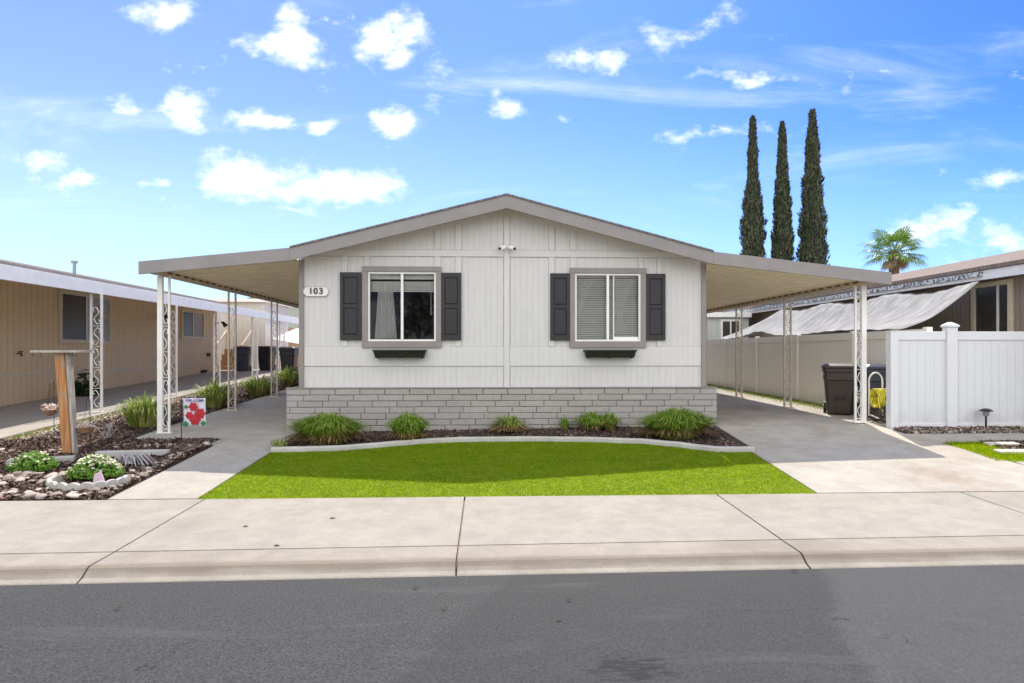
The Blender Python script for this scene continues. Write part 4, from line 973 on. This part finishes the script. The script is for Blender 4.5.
for k in range(90):
    x = random.uniform(-5.9, -4.5); rock(x, 10.50-abs(random.gauss(0, .10)), random.uniform(.028, .05), 'small river rock in the row before the carport slab', 'river rocks before the carport slab')
for k in range(55):
    rock(random.gauss(-6.05, .38), random.gauss(8.55, .16), random.uniform(.04, .08), 'river rock in the pile around the left leafy plant', 'river rocks around the left plant')
for k in range(40):
    x = random.uniform(-8, -6.2); rock(x, 10.05+.12*random.gauss(0, 1), random.uniform(.04, .065), 'river rock in the row behind the bird table post', 'river rocks behind the bird table')
# leafy flowering plants
def leafplant(x, y, rx, ry, h, label, flowers, name='flowering_plant', nleaf=1500, mleaf=None, dz=0, mf=None, ls=.045):
    t = empty(name, (x, y, gz(x, y)+dz), label, 'plant')
    a = R.rand(nleaf)*2*PI; q = R.rand(nleaf)**.5; zz = R.rand(nleaf)
    c = np.c_[rx*q*np.cos(a), ry*q*np.sin(a), .02+h*zz*(1-.75*q**2)*(1+.15*np.sin(a*5))]
    quads('leaves', mleaf or M['flower_leaf'], c, ls, 1.5, .35, t)
    if flowers:
        nf = flowers; a = R.rand(nf)*2*PI; q = R.rand(nf)**.5
        cl = []
        for i in range(nf):
            cx_, cy_, cz_ = rx*q[i]*math.cos(a[i])*.95, ry*q[i]*math.sin(a[i])*.95, .03+h*(1-.7*q[i]**2)
            cl += [(cx_+R.randn()*.014, cy_+R.randn()*.014, cz_+R.randn()*.01) for _ in range(9)]
        quads('flowers', mf or M['petal'], cl, .03, 1.1, .9, t)
    s = MB()
    for k in range(7): aa = k*.9; s.tube([(0,0,0), (rx*.5*math.cos(aa), ry*.5*math.sin(aa), h*.6)], [.008,.003], 5)
    s.build('stem', M['darkleaf'], t); return t
leafplant(-6.15, 8.95, .30, .22, .24, 'leafy green plant among river rocks at the far left', 22, nleaf=900)
leafplant(-5.02, 8.45, .33, .22, .24, 'white flowering plant spilling over the grey scalloped edging', 90, nleaf=1300, dz=.05)
# scalloped edging around it
se = MB(); cxs, cys = -5.0, 8.28
for k in range(11):
    a = math.radians(172+k*19.5); x, y = cxs+.44*math.cos(a), cys+.30*math.sin(a); d = a+PI/2; ux, uy = math.cos(d), math.sin(d)
    v = []; n_ = 10; hw = .082
    out = [(-hw, 0)] + [(hw*math.cos(PI-PI*j/n_), .055+.05*math.sin(PI*j/n_)) for j in range(n_+1)] + [(hw, 0)]
    for off in (-.025, .025):
        nx, ny = math.cos(a), math.sin(a)
        for p_, q_ in out: v.append((x+ux*p_+nx*off, y+uy*p_+ny*off, gz(x, y)+q_+.0))
    m_ = len(out); se.add(v, [tuple(range(m_)), tuple(range(2*m_-1, m_-1, -1))]+[(i, i+m_, (i+1) % m_+m_, (i+1) % m_) for i in range(m_)])
tag(se.build('scalloped_edging', M['edging'], bevel=.006), 'curved grey scalloped edging holding the white flowering plant', 'edging')
s = MB(); s.hexa([(-.07,-.03,0),(.07,-.03,0),(.07,.03,0),(-.07,.03,0),(-.06,-.012,.12),(.02,-.012,.16),(.02,.012,.16),(-.06,.012,.12)])
o = s.build('garden_stone', M['lavender'], bevel=.01, loc=(-4.78, 8.12, gz(-4.8, 8.1)+.05)); tag(o, 'small pale lavender stone leaning inside the scalloped edging', 'ornament')
s = MB(); s.lathe([(.0,.0),(.10,.01),(.12,.05),(.06,.10),(.02,.11)], n=14); o = s.build('garden_ornament', M['redp'], loc=(-5.45, 9.05, gz(-5.4, 9)+.03)); tag(o, 'low red ornament lying behind the white flowers', 'ornament')
# driftwood / kerb pieces
for (x, y, L_, a, lb) in ((-5.25, 9.75, 1.0, .12, 'long grey kerb stone lying in the mulch behind the red ornament'), (-6.3, 9.35, .8, .35, 'grey kerb stone lying left of the bird table post')):
    s = MB(); s.box(-L_/2, L_/2, -.07, .07, 0, .10); o = s.build('kerb_stone', M['edging'], bevel=.015, loc=(x, y, gz(x, y)-.01)); o.rotation_euler = (0, 0, a); tag(o, lb, 'kerb stone')
s = MB()
for k in range(34):
    a = random.uniform(0, 2*PI); r1 = random.uniform(.1, .36); x0_, y0_ = random.gauss(0, .05), random.gauss(0, .04)
    s.tube([(x0_, y0_, .05), (x0_+math.cos(a)*r1*.5, y0_+math.sin(a)*r1*.35, .13+random.random()*.06), (x0_+math.cos(a)*r1, y0_+math.sin(a)*r1*.6, .03)], [.018, .013, .005], 5)
o = s.build('silver_shrub', M['drift'], loc=(-4.95, 9.15, gz(-4.95, 9.15))); tag(o, 'bare silvery twiggy shrub in the dark shaded mulch', 'shrub')

# bird table on a leaning post
bt_ = empty('bird_table', (-6.31, 9.95, gz(-6.2, 9.75)-.02), 'weathered flat bird table on a thick orange brown wooden post', 'bird table'); 
s = MB(); s.hexa([(-.05,-.07,0),(.08,-.07,0),(.08,.07,0),(-.05,.07,0),(-.17,-.07,1.56),(-.03,-.07,1.56),(-.03,.07,1.56),(-.17,.07,1.56)]); s.build('post', M['wood'], bt_, bevel=.006)
s = MB(); s.hexa([(.083,-.05,0),(.12,-.05,0),(.12,.05,0),(.083,.05,0),(-.026,-.05,1.555),(.03,-.05,1.555),(.03,.05,1.555),(-.026,.05,1.555)]); s.build('brace', M['greywood'], bt_, bevel=.006)
s = MB(); s.box(-.46, .24, -.16, .16, 1.565, 1.60); s.build('tray', M['greywood'], bt_, bevel=.004)
for k, x in enumerate((-.42, -.3, .1, .16, .21, .3)):
    s = MB(); 
    if k == 5: s.tube([(.2,0,1.585),(.34,.0,1.595),(.36,0,1.615)], .006, 6)
    else: s.tube([(x,-.16,1.565),(x,-.17,1.52),(x+.02,-.18,1.51)], .004, 5)
    s.build('hook', M['dark'], bt_)
# hanging baskets on crooks
def basket(x, y, zbask, label):
    random.random()
    t = empty('flower_basket', (x, y, gz(x, y)), label, 'flower basket', 'flower baskets on thin hooks by the bird table'); h = zbask
    s = MB(); s.tube([(0,.12,-.05),(0,.12,h+.38)]+[(0, .06+.06*math.cos(a), h+.38+.06*math.sin(a)) for a in rng(.2, PI, 6)]+[(0,0,h+.34)], .006, 6); s.build('crook', M['dark'], t)
    s = MB(); s.lathe([(.03, h-.09), (.09, h-.07), (.13, h-.01), (.135, h)], n=14); s.build('pot', M['terracotta'], t)
    s = MB(); [s.tube([(.13*math.cos(a), .13*math.sin(a), h), (0,0,h+.33)], .003, 4) for a in (.3, 2.4, 4.5)]; s.build('wires', M['dark'], t)
    t.scale = (.78, .78, 1)
    c = np.c_[R.randn(160)*.07, R.randn(160)*.06, h+.01+R.rand(160)*.08]; quads('flowers', M['pink'], c, .04, 1.1, .3, t)
basket(-6.85, 10.35, .60, 'pink flowered basket hanging left of the bird table post')
basket(-6.08, 10.0, .38, 'pink flowered basket hanging right of the bird table post')
# thin dry sprig
s = MB(); rr_ = random.Random(5)
for k in range(9):
    a = rr_.uniform(-.9, .9); b_ = rr_.uniform(-.5, .5); l_ = rr_.uniform(.16, .34); m_ = (math.sin(a)*l_*.5, b_*l_*.5, l_*.62)
    s.tube([(0,0,0), m_, (math.sin(a)*l_*.8, b_*l_, l_)], [.006,.005,.002], 5)
    for q in (-.5, .5): s.tube([m_, (m_[0]+q*l_*.3, m_[1]+rr_.uniform(-.03,.03), m_[2]+l_*.25)], [.004,.002], 4)
o = s.build('dry_sprig', M['drift'], loc=(-6.35, 11.0, gz(-6.2, 11.0)-.02)); tag(o, 'small pale dry sprig standing in the mulch right of the bird table', 'plant')
# dark pot plant by neighbour's wall
leafplant(-10.75, 17.6, .33, .3, .62, 'dark bushy potted plant against the tan wall', 0, 'potted_plant', 500, M['darkleaf'], ls=.09)
# garden flag
fl = empty('garden_flag', (-4.95, 10.62, gz(-4.95, 10.6)), 'small garden flag with red roses on a thin dark pole', 'flag')
s = MB(); s.tube([(0,0,-.05),(0,0,.74),(.0,0,.75),(.42,0,.75)], .007, 6); s.build('pole', M['dark'], fl)
s = MB(); nu, nv = 14, 14; v = []
for j in range(nv+1):
    for i in range(nu+1): x = .03+.36*i/nu; v.append((x, .012*math.sin(i*.8+j*.15), .74-.46*j/nv))
s.add(v, [(j*(nu+1)+i, (j+1)*(nu+1)+i, (j+1)*(nu+1)+i+1, j*(nu+1)+i+1) for j in range(nv) for i in range(nu)]); o = s.build('cloth', M['flagw'], fl, smooth=True); sm = o.modifiers.new('t', 'SOLIDIFY'); sm.thickness = .003
def bloom(x, z, r, m, nm, y=-.018, pet=6):
    s = MB(); v = [(x, y-.006, z)]; n_ = pet*6
    for k in range(n_): a = 2*PI*k/n_; q = r*(1+.14*math.cos(pet*a)); v.append((x+q*math.cos(a), y, z+q*math.sin(a)))
    s.add(v, [(0, k+1, (k+1) % n_+1) for k in range(n_)]); s.build(nm, m, fl)
bloom(.195, .60, .068, M['red'], 'flower_print'); bloom(.305, .49, .082, M['red'], 'flower_print', -.0195); bloom(.225, .39, .085, M['red'], 'flower_print', -.021); bloom(.135, .46, .06, M['red'], 'flower_print', -.0175)
bloom(.355, .33, .04, M['greenp'], 'leaf_print', -.0165, 4); bloom(.075, .32, .045, M['greenp'], 'leaf_print', -.0165, 4); bloom(.08, .60, .03, M['greenp'], 'leaf_print', -.0165, 3)
text('WELCOME', .062, M['blueink'], fl, (.215, -.017, .70), 'lettering', .0008, .001)

# ------------------------------------------------------------------ trees
def cypress(x, y, prof, label, seed):
    rr = np.random.RandomState(seed); g = 1.0
    t = empty('cypress_tree', (x, y, g), label, 'tree', 'tall dark cypresses behind the right carport'); H_ = prof[-1][0]-g
    def rad(f):
        z = f*H_+g
        if z <= prof[0][0]: r = prof[0][1]
        else:
            r = prof[-1][1]
            for (za, ra), (zb, rb) in zip(prof[:-1], prof[1:]):
                if z <= zb: r = ra+(rb-ra)*(z-za)/(zb-za); break
        return r*(.93+.06*math.sin(f*43+seed)+.05*math.sin(f*91+seed*2))
    s = MB(); s.tube([(0,0,0),(0,0,H_*.85)], [.28,.05], 8); s.build('trunk', M['bark'], t)
    core = MB(); core.lathe([(rad(f)*.80, H_*f) for f in rng(.04, .97, 30)], n=12); core.build('inner_crown', M['cypcore'], t)
    N = 13000; f = rr.rand(N)**.9*.99+.005; a = rr.rand(N)*2*PI
    r_ = np.array([rad(k) for k in f])*(.72+.36*rr.rand(N))*(1+.10*np.sin(a*4+f*40)+.08*np.sin(a*7-f*90))
    c = np.c_[r_*np.cos(a), r_*np.sin(a), f*H_]
    P = c; s_ = .15*(.5+.9*rr.rand(N)); d = np.c_[np.cos(a)*.45, np.sin(a)*.45, np.ones(N)]+rr.randn(N, 3)*.28; d /= np.linalg.norm(d, axis=1)[:,None]
    b2 = np.cross(d, np.c_[np.cos(a), np.sin(a), np.zeros(N)]+rr.randn(N,3)*.5); b2 /= np.linalg.norm(b2, axis=1)[:,None]
    V = np.zeros((N,4,3)); A = d*(s_*1.3)[:,None]; B = b2*(s_*.42)[:,None]; V[:,0] = P-A*.6; V[:,1] = P-B; V[:,2] = P+A; V[:,3] = P+B
    me = bpy.data.meshes.new('crown'); me.vertices.add(N*4); me.vertices.foreach_set('co', V.ravel()); me.loops.add(N*4); me.loops.foreach_set('vertex_index', np.arange(N*4)); me.polygons.add(N)
    me.polygons.foreach_set('loop_start', np.arange(N)*4); me.polygons.foreach_set('loop_total', np.full(N,4)); me.update(calc_edges=True); me.materials.append(M['cypress'])
    o = bpy.data.objects.new('crown', me); C.objects.link(o); o.parent = t
cypress(19.05, 45, [(8.7,.83),(12.3,.72),(13.5,.41),(15.5,.31),(18.2,.18),(18.7,.03)], 'left cypress of the three, slightly ragged and narrowing abruptly halfway up', 3)
cypress(21.2, 45, [(8.7,.74),(12.3,.56),(14.5,.38),(17.7,.17),(18.35,.03)], 'middle and thinnest cypress of the three', 5)
cypress(23.4, 45, [(8.4,.98),(9.2,1.03),(10.2,.93),(12.3,.78),(14.5,.56),(16.6,.40),(18.8,.20),(19.25,.03)], 'right cypress of the three, the thickest and tallest', 9)
# palm
pm = empty('palm_tree', (20.9, 32, 1), 'small fan palm above the brown roof on the right', 'tree')
s = MB(); s.tube([(0,0,0),(.05,0,3),(0,0,6.0)], [.28,.22,.26], 10); s.build('trunk', M['bark'], pm)
def frond(mb, az, el, L_, fan):
    d = Vector((math.cos(az)*math.cos(el), math.sin(az)*math.cos(el), math.sin(el))); b0 = Vector((0,0,5.95)); c = b0+d*L_*.5
    mb.tube([b0, c], [.03,.018], 4)
    side = d.cross(Vector((0,0,1)));  side = side.normalized() if side.length > .01 else Vector((1,0,0)); up = side.cross(d)
    for k in range(26):
        a = -1.9+3.8*k/25; ln = fan*(1-.18*abs(a))*random.uniform(.85, 1.05); dd = (d*math.cos(a)+side*math.sin(a)).normalized()
        q = c+dd*ln*.6; e = c+dd*ln-Vector((0,0,1))*ln*.28; w = dd.cross(up).normalized()*.032; q2 = up*.02*(k % 2)
        mb.add([c, q-w+q2, e, q+w+q2], [(0,1,2,3)])
for k in range(24):
    az = k*2.4+random.uniform(-.2,.2); el = lerp(1.25, -.45, (k/23)**.85)+random.uniform(-.1,.1)
    s = MB(); frond(s, az, el, 1.7*random.uniform(.75, 1.15), 1.05); s.build('frond', M['palm'], pm)
for k in range(7):
    az = random.choice([random.uniform(-1.0, .6), random.uniform(0, 6.28)]); s = MB(); frond(s, az, random.uniform(-1.1, -.5), 1.2, .5); s.build('dead_frond', M['palmdry'], pm)

# house and tree across the street (seen mirrored in the window panes)
oh = empty('mobile_home', (0, -12, 0), 'plain grey home across the street, mirrored in the windows', 'house')
s = MB(); s.box(-9, 12, -20, -12, 0, 5.4); hpart(oh, s, 'wall', M['opp_wall'])
s = MB(); s.prism([(-9.5,5.41),(12.5,5.41),(1.5,7)], -20.5, -11.5); hpart(oh, s, 'roof', M['shingle'])
s = MB(); s.box(3, 5, -11.99, -11.95, 1.4, 2.8); hpart(oh, s, 'window', M['sash'])
ot = empty('street_tree', (-3.2, -7.6, 0), 'small leafy tree across the street, mirrored in the window', 'tree')
s = MB(); s.tube([(0,0,0),(.05,0,1.6),(.0,0,3.4)], [.12,.09,.05], 8)
for a in range(6): s.tube([(0,0,2.2+a*.15),(.7*math.cos(a*2),.7*math.sin(a*2),3.1+a*.2)], [.04,.015], 6)
s.build('trunk', M['bark'], ot)
c = []
for k in range(22):
    cc = R.randn(3)*[.55,.55,.75]+[0,0,3.7]; c += [tuple(cc+R.randn(3)*.2) for _ in range(90)]
quads('crown', M['darkleaf'], c, .12, 1.6, .2, ot)

# fallen leaves on road and kerb
lf = [(-2.65,4.72),(-.55,5.05),(-2.4,6.5),(-1.6,6.75),(-3.75,5.72),(-1.2,5.5),(-.3,4.62),(.5,4.4),(2.6,5.3),(4.1,4.6),(-1.9,5.9),(.62,4.75)]
for i, (x, y) in enumerate(lf):
    s = MB(); z_ = gz(x, y) if y > 5.35 else .008; L_ = random.uniform(.02, .045)
    s.add([(-L_,0,.002),(-L_*.2,.011,.012),(L_,0,.004),(L_*.2,-.012,.009)], [(0,1,2,3)])
    o = s.build('fallen_leaf', M['bark'], loc=(x, y, z_+.004)); o.rotation_euler = (0, 0, random.uniform(-.6, .6)); sm = o.modifiers.new('t', 'SOLIDIFY'); sm.thickness = .003
    tag(o, 'dark fallen leaf lying on the ' + ('asphalt' if y < 5.3 else 'concrete kerb and sidewalk'), 'leaf', 'fallen leaves on the ' + ('road' if y < 5.3 else 'sidewalk'))

# ------------------------------------------------------------------ camera, light, sky
th = math.radians(2.33)
cam = bpy.data.cameras.new('camera'); co = bpy.data.objects.new('camera', cam); C.objects.link(co); S.camera = co
co.location = (0, 0, 1.86); co.rotation_euler = (PI/2, 0, -th); cam.sensor_width = 36; cam.lens = 640/1024*36; cam.shift_y = 10.5/1024; cam.clip_end = 3000
to_sun = Vector((.15, .66, 1)).normalized(); el = math.asin(to_sun.z); az = math.atan2(to_sun.x, to_sun.y)
sun = bpy.data.lights.new('sun', 'SUN'); sun.energy = 3.9; sun.angle = math.radians(.55); sun.color = (1, .92, .79)
so = bpy.data.objects.new('sun', sun); C.objects.link(so); so.rotation_euler = to_sun.to_track_quat('Z', 'Y').to_euler(); so.location = (0, 0, 30)
w = bpy.data.worlds.new('World'); S.world = w; w.use_nodes = True; nt = w.node_tree; nt.nodes.clear(); t = NT(nt)
out = t.n('OutputWorld'); bg = t.n('Background'); t.L(bg.outputs[0], out.inputs[0]); bg.inputs[1].default_value = .15
sky = t.n('TexSky', sky_type='NISHITA'); sky.sun_disc = False; sky.sun_elevation = el; sky.sun_rotation = az; sky.air_density = 1.0; sky.dust_density = .6; sky.ozone_density = 1.4
d = t.n('TexCoord').outputs['Generated']; sx, sy, sz = t.sep(d)
ay = t.math('MAXIMUM', t.math('ABSOLUTE', sy), .05)
u = t.math('DIVIDE', sx, ay); v_ = t.math('DIVIDE', sz, ay)
cb = t.n('CombineXYZ'); t.L(u, cb.inputs[0]); t.L(v_, cb.inputs[1]); t.L(t.math('SIGN', sy), cb.inputs[2]); uv = cb.outputs[0]
def wp(px, py):
    a = (px-512)/640; c_, s_ = math.cos(th), math.sin(th); den = c_-a*s_; return ((a*c_+s_)/den, (352-py)/640/den)
wn = t.n('TexNoise'); t.L(uv, wn.inputs['Vector']); wn.inputs['Scale'].default_value = 14; wn.inputs['Detail'].default_value = 5
off = t.n('VectorMath', operation='SUBTRACT'); t.L(wn.outputs['Color'], off.inputs[0]); off.inputs[1].default_value = (.5,.5,.5)
of2 = t.n('VectorMath', operation='SCALE'); t.L(off.outputs[0], of2.inputs[0]); of2.inputs['Scale'].default_value = .06
uvd = t.n('VectorMath', operation='ADD'); t.L(uv, uvd.inputs[0]); t.L(of2.outputs[0], uvd.inputs[1])
CL = [(167,12,26,15,1),(262,45,26,12,.75),(298,46,30,20,1),(290,14,14,10,.8),(378,40,24,22,1),(408,32,22,17,1),(390,58,20,10,.9),(135,107,20,9,.85),(182,112,24,19,1),(258,122,34,9,.95),(326,124,18,9,.95),(392,124,26,12,1),
      (40,162,26,12,.8),(82,182,24,9,.9),(250,176,48,17,1),(285,190,40,14,1),(345,186,48,15,1),(292,213,20,7,.8),(165,181,16,5,.7),(512,108,16,9,.8),(498,92,8,5,.6),(658,42,18,16,.6),(710,16,30,13,.62),(600,62,34,8,.5),(760,78,70,6,.5),(437,90,10,22,.45),
      (940,232,70,16,.55),(1005,245,60,20,.6),(1010,178,24,7,.5),(565,114,8,5,.6),(70,100,10,5,.5),(720,130,60,5,.4),(860,72,60,4,.4)]
acc = None
for (px, py, rx, ry, am) in CL:
    c0 = wp(px, py)
    a = t.n('VectorMath', operation='SUBTRACT'); t.L(uvd.outputs[0], a.inputs[0]); a.inputs[1].default_value = (c0[0], c0[1], 1)
    b_ = t.n('VectorMath', operation='MULTIPLY'); t.L(a.outputs[0], b_.inputs[0]); b_.inputs[1].default_value = (640/rx/1.15, 640/ry/1.15, 1)
    l_ = t.n('VectorMath', operation='LENGTH'); t.L(b_.outputs[0], l_.inputs[0])
    k = t.math('MULTIPLY', t.math('SUBTRACT', 1.25, l_.outputs['Value']), am)
    acc = k if acc is None else t.math('MAXIMUM', acc, k)
nz = t.noise(t.mapping(uv, (1, 1.5, 1)), 11, 9, .62)
nzb = t.noise(t.mapping(uv, (1, 1.5, 1)), 34, 6, .65)
val = t.math('ADD', acc, t.math('MULTIPLY', t.math('SUBTRACT', nz, .50), 3.4))
val = t.math('ADD', val, t.math('MULTIPLY', t.math('SUBTRACT', nzb, .5), 1.1))
mask = t.ramp(val, .0, 1.5)
wisp = t.ramp(t.noise(t.mapping(uv, (.9, 4.5, 1)), 2.2, 9, .6, dist=.6), .52, .85, 0, .35)
frag = t.math('MULTIPLY', t.ramp(t.noise(t.mapping(uv, (1, 1.6, 1)), 9, 8, .68), .60, .74, 0, .75), t.ramp(t.noise(uv, 2.1, 3), .46, .60))
mask = t.math('MAXIMUM', t.math('MAXIMUM', mask, wisp), frag)
back = t.math('MULTIPLY', t.ramp(sy, .08, -.35), t.ramp(t.noise(d, 2.5, 7, .6), .24, .58))  # unseen cloud cover behind the camera, added as white fill light
mask = t.math('MAXIMUM', t.math('MULTIPLY', mask, t.ramp(sy, -.1, .1)), back)
gm = t.n('Gamma'); t.L(t.mix(1.0, sky.outputs[0], (.122,.125,.13), 'MULTIPLY'), gm.inputs[0]); gm.inputs[1].default_value = 1.55
skyc = t.mix(1.0, gm.outputs[0], (3.0,4.6,8.3), 'MULTIPLY')
hz_ = t.math('MULTIPLY', t.ramp(u, .9, -1.0), t.ramp(v_, .75, .0, .45, 1)); hz_ = t.math('ADD', t.math('MULTIPLY', hz_, .55), t.math('MULTIPLY', t.ramp(v_, .42, .02), .35))
skyc = t.mix(hz_, skyc, (4.2,5.6,6.8))
shade_ = t.ramp(t.noise(t.mapping(uv, (1, 2.0, 1)), 22, 5, .6), .35, .7)
cloudc = t.mix(shade_, (6.2,6.5,6.9), (8.6,8.5,8.3))
cloudc = t.mix(t.ramp(sy, .1, -.3), cloudc, (9.7,9.65,9.5))  # the added rear cloud is brighter, to lift the shaded fronts
fin = t.mix(mask, skyc, cloudc)
t.L(fin, bg.inputs[0])
S.view_settings.view_transform = 'Standard'; S.view_settings.look = 'None'; S.view_settings.exposure = .56; S.view_settings.gamma = 1
S.render.engine = 'CYCLES'; S.cycles.use_denoising = True; S.cycles.max_bounces = 8; S.cycles.transparent_max_bounces = 12
